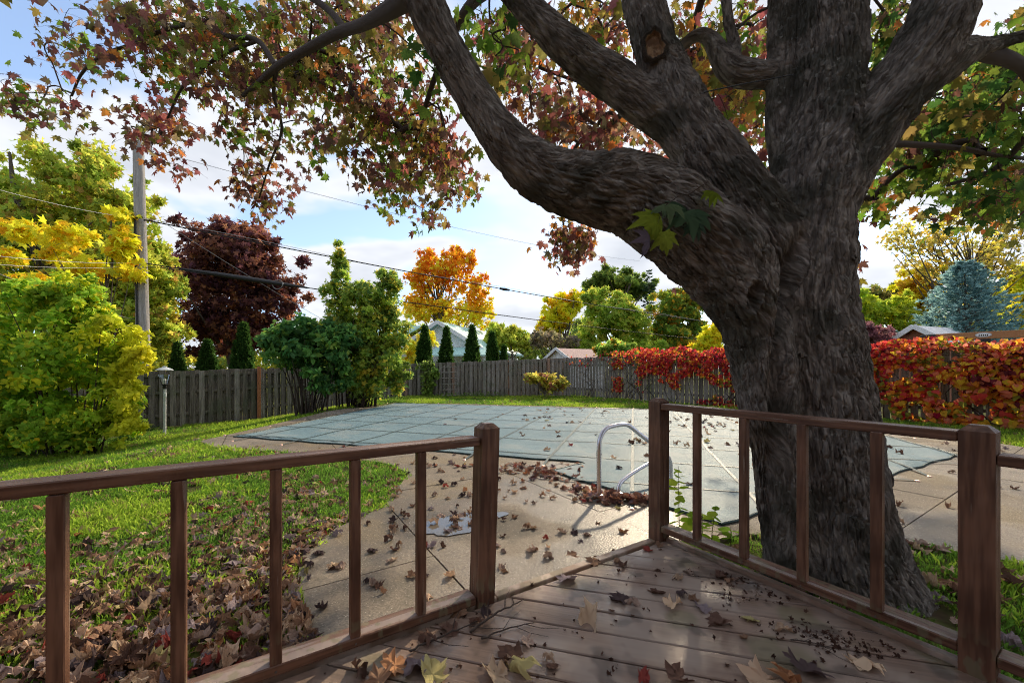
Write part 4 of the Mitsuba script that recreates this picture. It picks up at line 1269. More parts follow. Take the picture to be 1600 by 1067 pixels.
# the belt of trees of the gardens beyond
tag('far_trees', 'belt of mixed green and yellow trees of the gardens beyond the fence', 'trees', kind='stuff')
Fv = []
for i, (bl, Dd, pal, n_) in enumerate([
        ([(250, 560, 60, 30), (330, 565, 50, 22), (420, 560, 60, 30), (470, 540, 30, 40), (500, 570, 50, 20)], 42, [((.16, .22, .05), .6), ((.45, .42, .06), .4)], 4200),
        ([(610, 560, 50, 26), (640, 520, 24, 40), (600, 520, 24, 40), (570, 570, 40, 16)], 50, [((.30, .34, .07), .5), ((.6, .42, .06), .3), ((.15, .22, .05), .2)], 3000),
        ([(770, 548, 36, 18), (820, 548, 44, 18), (880, 545, 40, 22), (930, 555, 40, 20), (910, 520, 20, 30)], 60, [((.33, .38, .10), .6), ((.2, .27, .08), .4)], 4000),
        ([(990, 550, 50, 24), (1050, 556, 50, 20), (1100, 560, 40, 22), (1128, 520, 14, 40)], 55, [((.24, .32, .06), .5), ((.5, .46, .07), .3), ((.14, .2, .05), .2)], 4000),
        ([(1350, 545, 40, 22), (1420, 535, 50, 24), (1500, 520, 70, 40), (1580, 530, 50, 40), (1560, 470, 40, 40)], 48, [((.45, .45, .06), .5), ((.65, .5, .05), .3), ((.2, .27, .05), .2)], 5200)]):
    crown('far_trees', bl, Dd, pal, n_, 6.5, 200 + i, name='crown')
    Fv.append('far_trees__crown' + ('' if i == 0 else f'_{i:03d}'))

# ---------------------------------------------------------------- red vine on the right fence
VINE = lobed([(0, 0), (.30, -.12), (.5, .16), (.40, .42), (.27, .66), (0, .98)], ctr=(0, .34), cup=-.25)
r = np.random.default_rng(71)
VK = tag('red_vine', 'mass of red, orange and gold vine leaves covering the right hand fence', 'vine')
labels[VK]['label'] = 'mass of red, orange and gold vine leaves covering the picket fence beyond the pool'
p0, p1 = np.array(FN[5][:2]), np.array(FN[6][:2])
dv = (p1 - p0) / np.linalg.norm(p1 - p0); nv = np.array([-dv[1], dv[0]])
if nv @ (-p0) < 0:
    nv = -nv
Lv = 19.0
n = 27000
s = r.random(n) ** .8 * Lv
h = r.random(n) ** .8 * 1.95
q2 = p0 + dv * s[:, None]
pxs = CX + F * q2[:, 0] / np.maximum(q2[:, 1], .5)
pt = np.stack([s * 1.1, h * 1.6, 0 * s], -1)
den = meshkit.fbm(pt, 4, 3)
cov_ = sm(940, 1030, pxs) * .9 + .1
low = np.where(pxs < 1130, .34, np.where(pxs < 1340, .28, .02))          # where the vine hangs down to
lim = low * 1.7 + (den - .5) * 3.4 * (low > .1) + .18 * np.sin(s * 9) * (low > .1)
gap = meshkit.fbm(np.stack([s * 2.6, h * 2.6, 0 * s + 8], -1), 3, 13)
keep = (h > lim) & (gap > np.where(pxs > 1335, .385, .44) - .2 * (h > 1.45)) & (r.random(n) < cov_)
keep &= (h > 1.35 + .3 * r.random(n)) | (pxs > 1000)
keep |= (np.abs(pxs - 968) < 7) & (h > .35) & (r.random(n) < .8) & (np.abs(h - 1.1) > .15)
s, h, q2, pxs, den = s[keep], h[keep], q2[keep], pxs[keep], den[keep]
n = len(s)
off = r.gamma(2.0, .055, n) + .05 + .12 * (h > 1.5) * r.random(n)
bulge = meshkit.fbm(np.stack([s * .7, h * .9, 0 * s + 4], -1), 3, 8)
off += .32 * np.clip(bulge - .42, 0, 1)
zt = .34 * meshkit.fbm(np.stack([s * 1.6, 0 * s, 0 * s], -1), 3, 5)
P = np.column_stack([q2 + nv * (off - .32 * (h > 1.55) * r.random(n))[:, None], h - .03 + (zt - .17) * sm(.9, 1.9, h)])
RED, CRIM, SAL, ORG, GLD, OLV, DRK = (.62, .075, .06), (.42, .03, .06), (.75, .24, .14), (.78, .28, .04), (.72, .45, .05), (.27, .29, .05), (.17, .035, .045)
f1, f2 = meshkit.fbm(np.stack([s * .8 + 3, h * 1.1, 0 * s], -1), 3, 21), meshkit.fbm(np.stack([s * 1.1 + 9, h * 1.2, 0 * s + 2], -1), 3, 22)
right = sm(1330, 1520, pxs)
wts_ = np.stack([.55 * (1 - right) + .12, .32 * (1 - right) + .02, .22 + .35 * right, .18 + .45 * right * sm(.3, .7, f1), .03 + .42 * right + .25 * sm(.55, .7, f1), (.06 + .7 * sm(.48, .64, f2)) * (.6 + .6 * sm(1.5, .3, h)), .06 + .55 * sm(.5, .7, 1 - f1) * (1 - .5 * right)], 1)
wts_ = wts_ / wts_.sum(1, keepdims=True)
ci = np.minimum((np.cumsum(wts_, 1) < r.random(n)[:, None]).sum(1), 6)
C = 1.2 * np.array([RED, CRIM, SAL, ORG, GLD, OLV, DRK])[ci] * r.uniform(.65, 1.2, (n, 1)) * r.uniform(.9, 1.1, (n, 3))
nrm = np.array([*nv, .45]) + r.normal(0, .42, (n, 3))
nrm /= np.linalg.norm(nrm, axis=1, keepdims=True)
y = np.array([0, 0, -1.0]) + r.normal(0, .5, (n, 3)); y -= nrm * (y * nrm).sum(1, keepdims=True); y /= np.linalg.norm(y, axis=1, keepdims=True)
R = np.stack([np.cross(y, nrm), y, nrm], -1)
sz = r.uniform(.06, .105, n) * (1 + .5 * right * sm(1.5, .9, h))
D_ = P[:, 1]
order = np.argsort(-(sz / D_) * ((pxs > 1340) & (pxs < 1600)))[:270]
ib = np.zeros(n, bool); ib[order] = True
for i in order:
    part(VK, 'leaf', (VINE[0] * sz[i] @ R[i].T + P[i], VINE[1]), 'mat_leaf', color=np.clip(C[i], .01, .85))
V, Fc, Cv = scatter(*VINE, P[~ib], R[~ib], sz[~ib], np.clip(C[~ib], .01, .85))
put(VK + '__foliage', (V, Fc), 'mat_leaf', color=Cv); labels[VK + '__foliage'] = {'kind': 'stuff'}
st = []
for i in range(60):
    s0 = r.uniform(1.2, Lv); b = p0 + dv * s0
    path = [np.append(b + nv * .05 + dv * (.25 * math.sin(k * .9 + i) + k * .05 * r.normal()), k * .24 - .03) for k in range(8)]
    st.append(tube(path, np.linspace(.012, .004, 8), 4, False))
put(VK + '__stem', cat(st), 'mat_twig', smooth=True); labels[VK + '__stem'] = {'kind': 'stuff'}

# green creeper spilling over the back fence
CK = tag('green_creeper', 'light green creeper spilling over the back fence beside the ladder trellis', 'vine')
crown(CK, [(668, 572, 16, 9, .1), (680, 585, 9, 12, -.15), (668, 600, 12, 26, -.05)], 17.6, [((.20, .28, .06), .6), ((.12, .17, .05), .4)], 520, 6.5, 72, depth=.25, name='foliage', tmpl=OVAL)
put(CK + '__stem', tube([W(668, 626, 17.6), W(664, 600, 17.5), W(670, 575, 17.5)], [.02, .015, .01], 5), 'mat_twig')
# ---------------------------------------------------------------- utility pole and wires
r = np.random.default_rng(81)
UP = tag('utility_pole', 'tall weathered wooden utility pole rising behind the golden bush', 'utility pole')
ptop, pbot = W(216, 222, 13), W(226, 640, 13)
nz = 26
rows = []
for t in np.linspace(0, 1, nz):
    c = pbot + (ptop - pbot) * t
    rows.append(np.append(c, .19 - .05 * t))
rows = np.array(rows)
v, f = tube(rows[:, :3], rows[:, 3], 20)
a_ = np.arctan2(v[:, 1] - 13, v[:, 0] - np.interp(v[:, 2], rows[:, 2], rows[:, 0]))
scene['mat_pole'] = two(bump(rgh(proc(lambda p, n, uv: mix((.20, .18, .165), (.42, .395, .375), fbm(p.x * 26, p.y * 26, p.z * 1.6, 4))), .85, .2), lambda p, n, uv: fbm(p.x * 60, p.y * 60, p.z * 2, 3), .012))
part(UP, 'shaft', (v, f), 'mat_pole', smooth=True)
pa = lambda py: pbot + (ptop - pbot) * ((640 - py) / (640 - 222))
for y0, y1, off in ((345, 540, .14),):
    part(UP, 'conduit', tube([pa(y0) + [off - .14, -.19, 0], pa((y0 + y1) / 2) + [off - .13, -.20, 0], pa(y1) + [off - .12, -.21, 0]], .028, 8), 'mat_cable', smooth=True)
for y_ in (345, 412):
    part(UP, 'bracket', box_to(pa(y_) + [-.05, -.22, 0], pa(y_) + [.32, -.24, .02], [0, 0, 1], .05, .05), 'mat_cable')
    part(UP, 'bolt', tube([pa(y_) + [-.26, 0, 0], pa(y_) + [.3, 0, .0]], .014, 6), 'mat_wire')


def hang(a, b, sag, k=26):
    t = np.linspace(0, 1, k)[:, None]
    return a + (b - a) * t - np.array([0, 0, sag]) * 4 * t * (1 - t)


def wire(label, a, b, sag, rad, mat='mat_cable', group=None, extra=None):
    key = tag(num('cable'), label, 'cable', group)
    ms = [tube(hang(np.asarray(a), np.asarray(b), sag), rad, 5)]
    part(key, 'strand', cat(ms), mat, smooth=True)
    return key


far1, far2 = W(1360, 527, 40), W(1360, 548, 40)
k1 = wire('upper black cable sagging from the utility pole toward the far pole, over the orange tree', pa(347) + [.3, -.2, 0], far1, .75, .022)
q = hang(pa(347) + [.3, -.2, 0], far1, .75)
part(k1, 'messenger', tube(q + [0, 0, .05 * 1] + np.column_stack([np.zeros(len(q)), np.zeros(len(q)), .05 * np.sin(np.arange(len(q)) * 1.3)]), .008, 4), 'mat_wire')
i8 = int(np.argmin(np.abs(CX + F * q[:, 0] / q[:, 1] - 815)))
part(k1, 'splice', tube([q[i8] - (q[i8 + 1] - q[i8]) * .12, q[i8], q[i8] + (q[i8 + 1] - q[i8]) * .12], [.05, .07, .05], 8), 'mat_cable', smooth=True)
k2 = wire('lower black cable from the utility pole, thick with splices at its start', pa(414) + [.3, -.2, 0], far2, .60, .020)
q = hang(pa(414) + [.3, -.2, 0], far2, .60, 60)
part(k2, 'splice_case', tube(q[1:6], [.03, .075, .085, .075, .03], 10), 'mat_cable', smooth=True)
th = np.linspace(0, 6.6, 26)
part(k2, 'coil', tube(np.column_stack([q[4, 0] + .19 * np.cos(th), q[4, 1] - .05 - .01 * th, q[4, 2] - .05 + .17 * np.sin(th)]), .010, 5), 'mat_wire', smooth=True)
part(k2, 'loop', tube(spline(np.array([pa(446) + [.18, -.1, 0], pa(437) + [.25, -.15, 0], pa(420) + [.5, -.2, 0], q[2] - [0, 0, .05]]), .05), .014, 5), 'mat_cable', smooth=True)
k3 = wire('thin upper wire crossing the sky from the pole top to the big maple limb', pa(232) + [.1, -.1, 0], W(1000, 408, 34), .5, .009, 'mat_wire')
wire('pale drop wire running from the pole down across the purple maple', pa(350) + [.9, -.2, .0], W(560, 530, 17), .1, .008, 'mat_wire')
GW = 'service wires running off past the golden bush'
for i, (ya, xb, yb) in enumerate(((343, -120, 262), (412, -120, 385), (500, -120, 378), (512, -120, 408), (418, -120, 402))):
    names = ['highest pale wire running off from the pole in front of the tall cedar', 'pale wire attached at the middle of the pole beside the yellow maple', 'steep pale wire crossing the upper part of the golden bush', 'lowest steep pale wire across the face of the golden bush', 'second pale wire close under the one at the middle of the pole']
    wire(names[i], pa(ya) + [-.15, -.15, 0], W(xb, yb, 7.5), .12, .007, 'mat_wire', GW)
FP = tag('distant_pole', 'distant utility pole poking above the trees next to the big trunk', 'utility pole')
part(FP, 'shaft', tube([W(1347, 600, 40), W(1343, 438, 40)], [.2, .15], 10), 'mat_pole', smooth=True)
part(FP, 'transformer', tube([W(1345, 462, 39.7), W(1344.4, 452, 39.7)], [.28, .28], 10), 'mat_lamp_metal', smooth=True)

# ---------------------------------------------------------------- lamp post
LK = tag('lamp_post', 'garden lamp on a pale grey post with a wide metal cap, on the lawn slope', 'lamp post')
g0 = gp(257, 679)
D = g0[1]
zc = lambda py: EYE - (py - HZ) / F * D
lx = g0[0]
mvv = lambda m, z: (m[0] + np.array([lx, D, z]), m[1])
part(LK, 'post', tube([[lx, D, g0[2] - .1], [lx + .01, D, zc(608)]], [.034, .03], 14), 'mat_lamp_post', smooth=True)
part(LK, 'collar', mvv(lathe([(0, -.11), (.035, -.11), (.045, -.05), (.035, -.03), (.07, -.005), (.10, 0), (.10, .012), (.03, .02), (0, .02)], 20), zc(601)), 'mat_black', smooth=30)
part(LK, 'lantern_glass', mvv(lathe([(.065, .02), (.125, .27)], 8), zc(601)), 'mat_glass')
for k in range(6):
    a = k * np.pi / 3 + .3
    part(LK, 'lantern_rib', tube([[lx + .068 * math.cos(a), D + .068 * math.sin(a), zc(601) + .01], [lx + .13 * math.cos(a), D + .13 * math.sin(a), zc(601) + .28]], .007, 5), 'mat_black')
part(LK, 'bulb', mvv(lathe([(0, 0), (.02, .0), (.02, .05), (.035, .09), (.03, .13), (0, .15)], 12), zc(601) + .02), 'mat_white', smooth=True)
part(LK, 'cap', mvv(lathe([(0, -.012), (.19, -.012), (.195, 0), (.12, .045), (.07, .068), (.05, .068), (.045, .095), (0, .10)], 26), zc(578)), 'mat_lamp_metal', smooth=25)
part(LK, 'switch_box', box_to([lx + .055, D - .03, zc(620)], [lx + .055, D - .03, zc(614)], [0, 1, 0], .04, .035), 'mat_white')

# ---------------------------------------------------------------- steel pool rail
scene['mat_flange'] = two(rgh((.5, .5, .5), .4, .5))


def grab_rail(label, pts, rad=.0215):
    key = tag(num('grab_rail'), label, 'pool handrail')
    p = spline(np.array(pts), .02)
    part(key, 'tube', tube(p, rad, 14), 'mat_steel', smooth=True)
    for q in (p[0],):
        part(key, 'flange', (lathe([(0, 0), (.055, 0), (.05, .012), (.03, .022), (0, .022)], 18)[0] + [q[0], q[1], .004], lathe([(0, 0), (.055, 0), (.05, .012), (.03, .022), (0, .022)], 18)[1]), 'mat_steel', smooth=30)
    return key


b0 = gp(936, 781)
Db = b0[1]
far = gp(1047, 745)
zt = EYE - (664 - HZ) / F * Db
top_ = [W(936, 700, Db), W(938, 684, Db + .02), W(946, 671, Db + .06), (W(960, 665, Db + .11)), W(980, 664, Db + .18), W(998, 677, Db + .24), W(1020, 694, Db + .32), W(1040, 710, Db + .40), W(1047, 722, Db + .43), W(1048, 742, Db + .44)]
grab_rail('stainless steel pool grab rail standing up from the concrete beside the pool cover', [[b0[0], Db, 0], [b0[0], Db, .2], *top_, [*top_[-1][:2], .02]])
l0 = W(968, 757, 3.95)
grab_rail('low steel tube lying bent over the edge of the pool cover', [l0 - [.02, .02, .07], l0, l0 + [.10, .08, .055], l0 + [.30, .22, .12], l0 + [.48, .36, .15], l0 + [.56, .42, .10], l0 + [.58, .44, -.06]], .019)

# ---------------------------------------------------------------- fallen leaves
def curled(seed, base=MAPLE_D, amt=1.0):
    r = np.random.default_rng(seed)
    v = base[0] - [0, .45, 0]
    a = r.uniform(0, 6.28)
    u = v[:, 0] * math.cos(a) + v[:, 1] * math.sin(a)
    w = -v[:, 0] * math.sin(a) + v[:, 1] * math.cos(a)
    k = r.uniform(.5, 2.6) * amt
    R_ = 1 / k
    u2, z = R_ * np.sin(u / R_), R_ * (1 - np.cos(u / R_))
    z = z * r.choice([1, 1, -.6]) + r.uniform(-.25, .35) * w * w * amt + (meshkit.fbm(np.column_stack([v[:, :2] * 3.2, 0 * v[:, 0] + seed]), 3, seed) - .5) * .55 * amt + r.normal(0, .02, len(v)) * amt
    p = np.stack([u2 * math.cos(a) - w * math.sin(a), u2 * math.sin(a) + w * math.cos(a), z], -1)
    p[:, 2] -= np.percentile(p[:, 2], 12)
    return p, base[1]


STALK = tube(np.array([[0, -.4, .03], [.05, -.7, .09], [.02, -.95, .05]]), [.012, .01, .014], 3, False)
CURL, CURL_S = [], []
for i in range(16):
    c_ = curled(i + 5, amt=1.0 + .07 * i)
    CURL.append(cat([c_, STALK]) if i % 2 else c_)
    CURL_S.append(curled(i + 5, MAPLE, 1.15))
LEAFC = np.array([(.24, .145, .095), (.40, .285, .20), (.11, .065, .05), (.30, .22, .18), (.48, .36, .25), (.07, .05, .05), (.20, .16, .17), (.24, .055, .045), (.36, .31, .14), (.33, .17, .09)])
LEAFC = LEAFC * 1.25
LEAFW = np.array([.22, .16, .17, .13, .07, .10, .07, .025, .02, .035]); LEAFW /= LEAFW.sum()
r = np.random.default_rng(91)
inP = lambda g, p: shapely.contains_xy(g, p[:, 0], p[:, 1])
rest = []           # (position, rotation, size, colour, curl) of what is not an object of its own
own = []            # the leaves told apart


def spin_frames(n, tilt):
    nrm = np.array([0, 0, 1.0]) + r.normal(0, tilt, (n, 3))
    return frames(nrm, r.uniform(0, 6.283, n))


def spread(P, tilt, s0, s1, where, pal=LEAFW):
    n = len(P)
    R = spin_frames(n, tilt); s = r.uniform(s0, s1, n)
    c = LEAFC[r.choice(len(LEAFC), n, p=pal)] * r.uniform(.7, 1.3, (n, 1))
    k = r.integers(0, len(CURL), n)
    for i in range(n):
        own.append((P[i], R[i], s[i], c[i], int(k[i]), where))


# on the deck: the larger ones where the photograph has them, then strays
deck_spots = [(885, 905, .10, 6, 'dark'), (925, 878, .085, 0, ''), (972, 884, .075, 2, ''), (965, 878, .06, 0, ''), (1010, 860, .06, 7, 'red'), (966, 938, .10, 5, 'blue'), (990, 945, .07, 3, ''), (1025, 927, .075, 2, ''), (1050, 946, .11, 4, 'tan'),
              (1066, 930, .075, 5, ''), (1098, 950, .085, 6, ''), (915, 970, .145, 4, 'big'), (1120, 975, .10, 2, ''), (1172, 968, .07, 8, 'green'), (1128, 902, .07, 2, ''), (1140, 908, .06, 0, ''), (895, 868, .075, 0, ''), (955, 955, .03, 2, ''),
              (1222, 985, .07, 1, ''), (1350, 1043, .10, 4, 'pale'), (1262, 1046, .13, 5, 'navy'), (1190, 1060, .15, 1, ''), (1225, 1062, .12, 9, ''), (1060, 1055, .11, 2, ''), (1008, 1062, .07, 7, ''), (820, 1048, .13, 8, 'yellowish'), (795, 1025, .12, 2, ''), (780, 1055, .12, 4, ''),
              (825, 1005, .06, 3, ''), (865, 1042, .05, 2, ''), (680, 1052, .12, 8, ''), (650, 1045, .13, 6, ''), (700, 985, .09, 2, ''), (720, 960, .08, 0, ''), (745, 975, .07, 2, ''), (665, 1000, .09, 2, ''), (620, 1040, .10, 9, ''), (590, 1060, .10, 0, ''), (560, 1050, .10, 2, ''), (760, 958, .07, 5, '')]
DL = {'dark': 'grey green curled leaf lying across two boards near the middle of the deck', 'red': 'small red leaf near the corner post of the deck', 'blue': 'blackish crumpled leaf with a red edge in the middle of the deck',
      'tan': 'flat pale tan leaf lying near the centre of the deck boards', 'big': 'largest pale leaf on the deck, curled up like an open hand', 'green': 'small leaf with a green patch on the deck boards',
      'pale': 'pale leaf lying at the foot of the square post beside the maple', 'navy': 'dark slate coloured leaf at the lower edge of the deck', 'yellowish': 'yellowish green crumpled leaf beside a dark leaf on the deck'}
GD = 'dry leaves lying on the deck boards'
for i, (x, y, s, ci, nm) in enumerate(deck_spots):
    Dd = (EYE - DECK_Z) * F / (y - HZ)
    p = np.array([(x - CX) / F * Dd, Dd, DECK_Z + .004])
    key = num('fallen_leaf')
    R = spin_frames(1, .22)[0]
    v, f = CURL[(i * 5) % 16]
    put(key, (v * [1, 1, .6] * s @ R.T + p, f), 'mat_dry_leaf', color=np.clip(LEAFC[ci] * r.uniform(.85, 1.15), .01, .8), smooth=True)
    tag(key, DL.get(nm, 'dry brown curled leaf lying on the deck boards'), 'leaf', None if nm else GD)
n = 46
P = np.column_stack([r.uniform(-1.2, 1.6, n), r.uniform(.9, 2.5, n), np.full(n, DECK_Z + .003)])
P = P[inP(DECK.buffer(-.05), P)]
for p in P[:16]:
    key = num('fallen_leaf'); R = spin_frames(1, .2)[0]; v, f = CURL[r.integers(0, 16)]
    put(key, (v * r.uniform(.03, .06) @ R.T + p, f), 'mat_dry_leaf', color=LEAFC[r.integers(0, 6)] * .8, smooth=True)
    tag(key, 'dry brown curled leaf lying on the deck boards', 'leaf', GD)

PV = PATIO.difference(cov).difference(DECK)
n = 900
P = np.column_stack([r.uniform(-5.3, 9, n), r.uniform(1.8, 9, n), np.full(n, .004)])
dens = meshkit.fbm(P * [1.3, 1.3, 0], 3, 4)
P = P[inP(PV.buffer(-.03), P) & (r.random(n) < .25 + 1.2 * np.clip(dens - .42, 0, 1) * 2)]
spread(P, .16, .045, .082, 'patio')
n = 420                                                     # near patio, thicker
P = np.column_stack([r.uniform(-1.5, 1.3, n), r.uniform(2.0, 5.2, n), np.full(n, .004)])
P = P[inP(PV.buffer(-.03), P)]
spread(P[:115], .16, .042, .08, 'patio')
n = 22                                                      # in the puddle
P = np.column_stack([-.3 + r.normal(0, .26, n), 3.22 + r.normal(0, .12, n), np.full(n, .010)])
spread(P, .15, .045, .075, 'patio')
n = 1400
P = np.column_stack([r.uniform(-4, 7.5, n), r.uniform(3.2, 12.5, n), np.zeros(n)])
P[:, 2] = cover_z(P[:, 0], P[:, 1]) + .006
dens = meshkit.fbm(P * [.9, .9, 0] + 7, 3, 4)
sx = P[:, 0] * E1[0] + P[:, 1] * E1[1]
P = P[inP(cov2.buffer(-.1), P) & (r.random(n) < (.10 + .9 * np.clip(dens - .50, 0, 1) * 3.2) * sm(-5, -.5, sx))]
spread(P, .18, .06, .11, 'cover')

# heaps: against the edge of the pool cover and round the grab rail
heap = []
for cx_, cy_, rx_, ry_, m, hgt in ((.95, 3.78, .13, .08, 75, .08), (1.12, 3.72, .13, .06, 50, .06), (.72, 4.02, .15, .08, 36, .03), (.30, 4.78, .24, .08, 52, .03), (.0, 5.05, .42, .08, 45, .02), (.45, 4.45, .2, .1, 24, .02)):
    a = r.normal(0, 1, (m, 2))
    z = hgt * np.exp(-.5 * (a ** 2).sum(1)) * r.random(m) + .006
    heap.append(np.column_stack([cx_ + a[:, 0] * rx_, cy_ + a[:, 1] * ry_, z]))
heap = np.vstack(heap)
m = len(heap)
hR, hs = spin_frames(m, .5), r.uniform(.05, .085, m)
hc = LEAFC[r.choice(len(LEAFC), m, p=LEAFW)] * r.uniform(.6, 1.2, (m, 1)) * [1.1, .9, .9]


def bake(P, R, s, c, k):
    vs, fs, cs, n0 = [], [], [], 0
    fine = P[:, 1] < 2.3
    for j in range(2 * len(CURL)):
        q = (k == j % 16) & (fine == (j < 16))
        if not q.any():
            continue
        V, Fc, Cv = scatter(*(CURL[j] if j < 16 else CURL_S[j - 16]), P[q], R[q], s[q], c[q])
        vs.append(V); fs.append(Fc + n0); cs.append(Cv); n0 += len(V)
    return (np.vstack(vs), np.vstack(fs)), np.clip(np.vstack(cs), .01, .8)


M_, C_ = bake(heap, hR, hs, hc, r.integers(0, 16, m))
put('leaf_heap', M_, 'mat_dry_leaf', color=C_)
tag('leaf_heap', 'heap of dead leaves gathered along the corner of the pool cover and the grab rail', 'leaves', kind='stuff')

# the lawn's litter, thick by the deck
n = 30000
P = np.column_stack([r.uniform(-7, -.5, n), r.uniform(.75, 7.5, n)])
P = P[inP(sg.box(-8, 0, 0, 8).difference(PATIO.buffer(.0)).difference(DECK), P)]
dd = np.hypot(P[:, 0] + .9, P[:, 1] - 1.3)
dens = meshkit.fbm(np.column_stack([P * 1.9, 0 * P[:, 0]]), 4, 6)
edge_d = shapely.distance(PATIO, shapely.points(P))
prob = np.clip(.95 - dd / 4.6, .12, .85) * sm(.33, .56, dens + .30 * sm(2.6, .5, dd)) + .35 * np.exp(-edge_d / .12) * sm(5.5, 3, P[:, 1])
P = P[r.random(len(P)) < prob]
dd = np.hypot(P[:, 0] + .9, P[:, 1] - 1.3)
m = len(P)
lz = ground(P[:, 0], P[:, 1]) + .012 + r.random(m) * (.012 + .045 * sm(2.2, .3, dd))
P = np.column_stack([P, lz])
lawn_leaf = (P, spin_frames(m, .45), r.uniform(.045, .105, m), np.clip(LEAFC[r.choice(len(LEAFC), m, p=LEAFW)] * r.uniform(.7, 1.35, (m, 1)), .01, .8), r.integers(0, 16, m))
n = 700
P = np.column_stack([r.uniform(-.2, 5, n), r.uniform(.8, 3.3, n)])
bed = sg.Polygon([CP + U1 * .04, (1.3, 2.83), (1.75, 3.0), (2.78, 2.9), (3.28, 2.54), (6, 1.2), (6, -1), DP + U2 * 2]).difference(DECK)
P = P[inP(bed, P)]
m = len(P)
P = np.column_stack([P, np.full(m, -.012) + r.random(m) * .03])
bedl = (P, spin_frames(m, .4), r.uniform(.05, .11, m), np.clip(LEAFC[r.choice(len(LEAFC), m, p=LEAFW)] * r.uniform(.7, 1.3, (m, 1)), .01, .8), r.integers(0, 16, m))
n = 420
P = np.column_stack([r.uniform(-6, 8, n), r.uniform(11, 17.5, n)])
P = P[~inP(PATIO.buffer(.05), P)]
m = len(P)
P = np.column_stack([P, ground(P[:, 0], P[:, 1]) + .03])
farl = (P, spin_frames(m, .3), r.uniform(.07, .12, m), LEAFC[r.choice(len(LEAFC), m, p=LEAFW)] * r.uniform(.7, 1.3, (m, 1)), r.integers(0, 16, m))
M_, C_ = bake(*[np.concatenate(q) for q in zip(lawn_leaf, bedl, farl)])
put('leaf_litter', M_, 'mat_dry_leaf', color=C_)
tag('leaf_litter', 'brown leaf litter strewn over the grass by the deck', 'leaves', kind='stuff')

pix = np.array([(o[2] / o[0][1]) * (abs(o[0][0] / o[0][1]) < 1.29) for o in own])
order = np.argsort(-pix)
many = 300 - counts['fallen_leaf'] - 1
LBL = {'patio': ('dead maple leaf lying on the bare concrete patio', 'dead leaves on the concrete patio'), 'cover': ('dead leaf lying on the blue grey pool cover', 'dead leaves on the pool cover')}
for i in order[:many]:
    p, R, s, c, k, where = own[i]
    key = num('fallen_leaf')
    put(key, (CURL[k][0] * s @ R.T + p, CURL[k][1]), 'mat_dry_leaf', color=np.clip(c, .01, .8))
    tag(key, LBL[where][0], 'leaf', LBL[where][1])
o_ = [own[i] for i in order[many:]]
M_, C_ = bake(np.array([o[0] for o in o_]), np.array([o[1] for o in o_]), np.array([o[2] for o in o_]), np.array([o[3] for o in o_]), np.array([o[4] for o in o_]))
put('scattered_leaves', M_, 'mat_dry_leaf', color=C_)
tag('scattered_leaves', 'small dead leaves strewn far out over the pool cover and patio', 'leaves', kind='stuff')

# crumbs and bits on the deck
n = 620
P = np.vstack([np.column_stack([r.uniform(-.9, 1.5, 240), r.uniform(1.1, 2.4, 240)]), *[np.column_stack([(np.array(W(a, HZ, (EYE - DECK_Z) * F / (b - HZ)))[:2] + r.normal(0, 1, (60, 2)) * [.09, .035])]) for a, b in ((1150, 905), (1180, 935), (1250, 985), (1300, 1005), (1345, 1015))]])
P = P[inP(DECK.buffer(-.03), P)]
m = len(P)
V, Fc, Cv = scatter(*CLUMP, np.column_stack([P, np.full(m, DECK_Z + .006)]), spin_frames(m, .6), r.uniform(.008, .026, m), np.tile((.055, .03, .022), (m, 1)) * r.uniform(.6, 1.7, (m, 1)))
put('leaf_crumbs', (V, Fc), 'mat_dry_leaf', color=Cv)
tag('leaf_crumbs', 'dark crumbs of broken leaves scattered on the deck', 'leaf crumbs', kind='stuff')


def twig(label, pts, r0, mat='mat_twig', fork=True, seed=0, cat_='twig'):
    key = tag(num('twig'), label, cat_)
    rr = np.random.default_rng(seed)
    p = spline(np.array(pts), .02)
    p[1:-1] += rr.normal(0, r0 * .6, (len(p) - 2, 3)) * [1, 1, .3]
    ms = [tube(p, np.linspace(r0, r0 * .35, len(p)), 6)]
    if fork:
        for t in (.35, .6, .8):
            i = int(len(p) * t); d = p[i] - p[i - 1]; d /= np.linalg.norm(d)
            e = np.array([-d[1], d[0], .05]) * rr.choice([-1, 1]) + d
            ms.append(tube([p[i], p[i] + e * .05, p[i] + e * .09 + d * .03], [r0 * .5, r0 * .35, r0 * .2], 4))
    put(key, cat(ms), mat, smooth=True)


dk = lambda x, y, h=.008: np.array([(x - CX) / F * (EYE - DECK_Z) * F / (y - HZ), (EYE - DECK_Z) * F / (y - HZ), DECK_Z + h])
twig('long dark twig lying beside the end post of the lawn side railing', [dk(735, 990), dk(775, 965, .02), dk(818, 938)], .006, seed=1)
twig('forked twig on the deck below the end post, nearest the bottom rail', [dk(640, 1020), dk(700, 995, .015), dk(752, 972, .01)], .005, seed=2)
twig('thin twig running along a deck board beside the leafy corner', [dk(752, 1000), dk(790, 985), dk(835, 975)], .004, seed=3)
twig('fine twig lying on the deck in front of the maple trunk', [dk(1235, 1002), dk(1265, 1010, .02), dk(1300, 1018)], .003, seed=4)
lg = gp(932, 786)
twig('short thick stick lying at the foot of the grab rail', [[lg[0] - .10, lg[1] - .05, .022], [lg[0], lg[1], .026], [lg[0] + .10, lg[1] + .04, .024]], .021, mat='mat_trunk', fork=False, cat_='stick')
lg = gp(860, 752)
twig('short stick lying in the leaves by the corner of the pool cover', [[lg[0] - .12, lg[1] + .02, .02], [lg[0], lg[1], .03], [lg[0] + .14, lg[1] - .05, .02]], .014, mat='mat_trunk', fork=False, cat_='stick')
gt = gp(1480, 765)

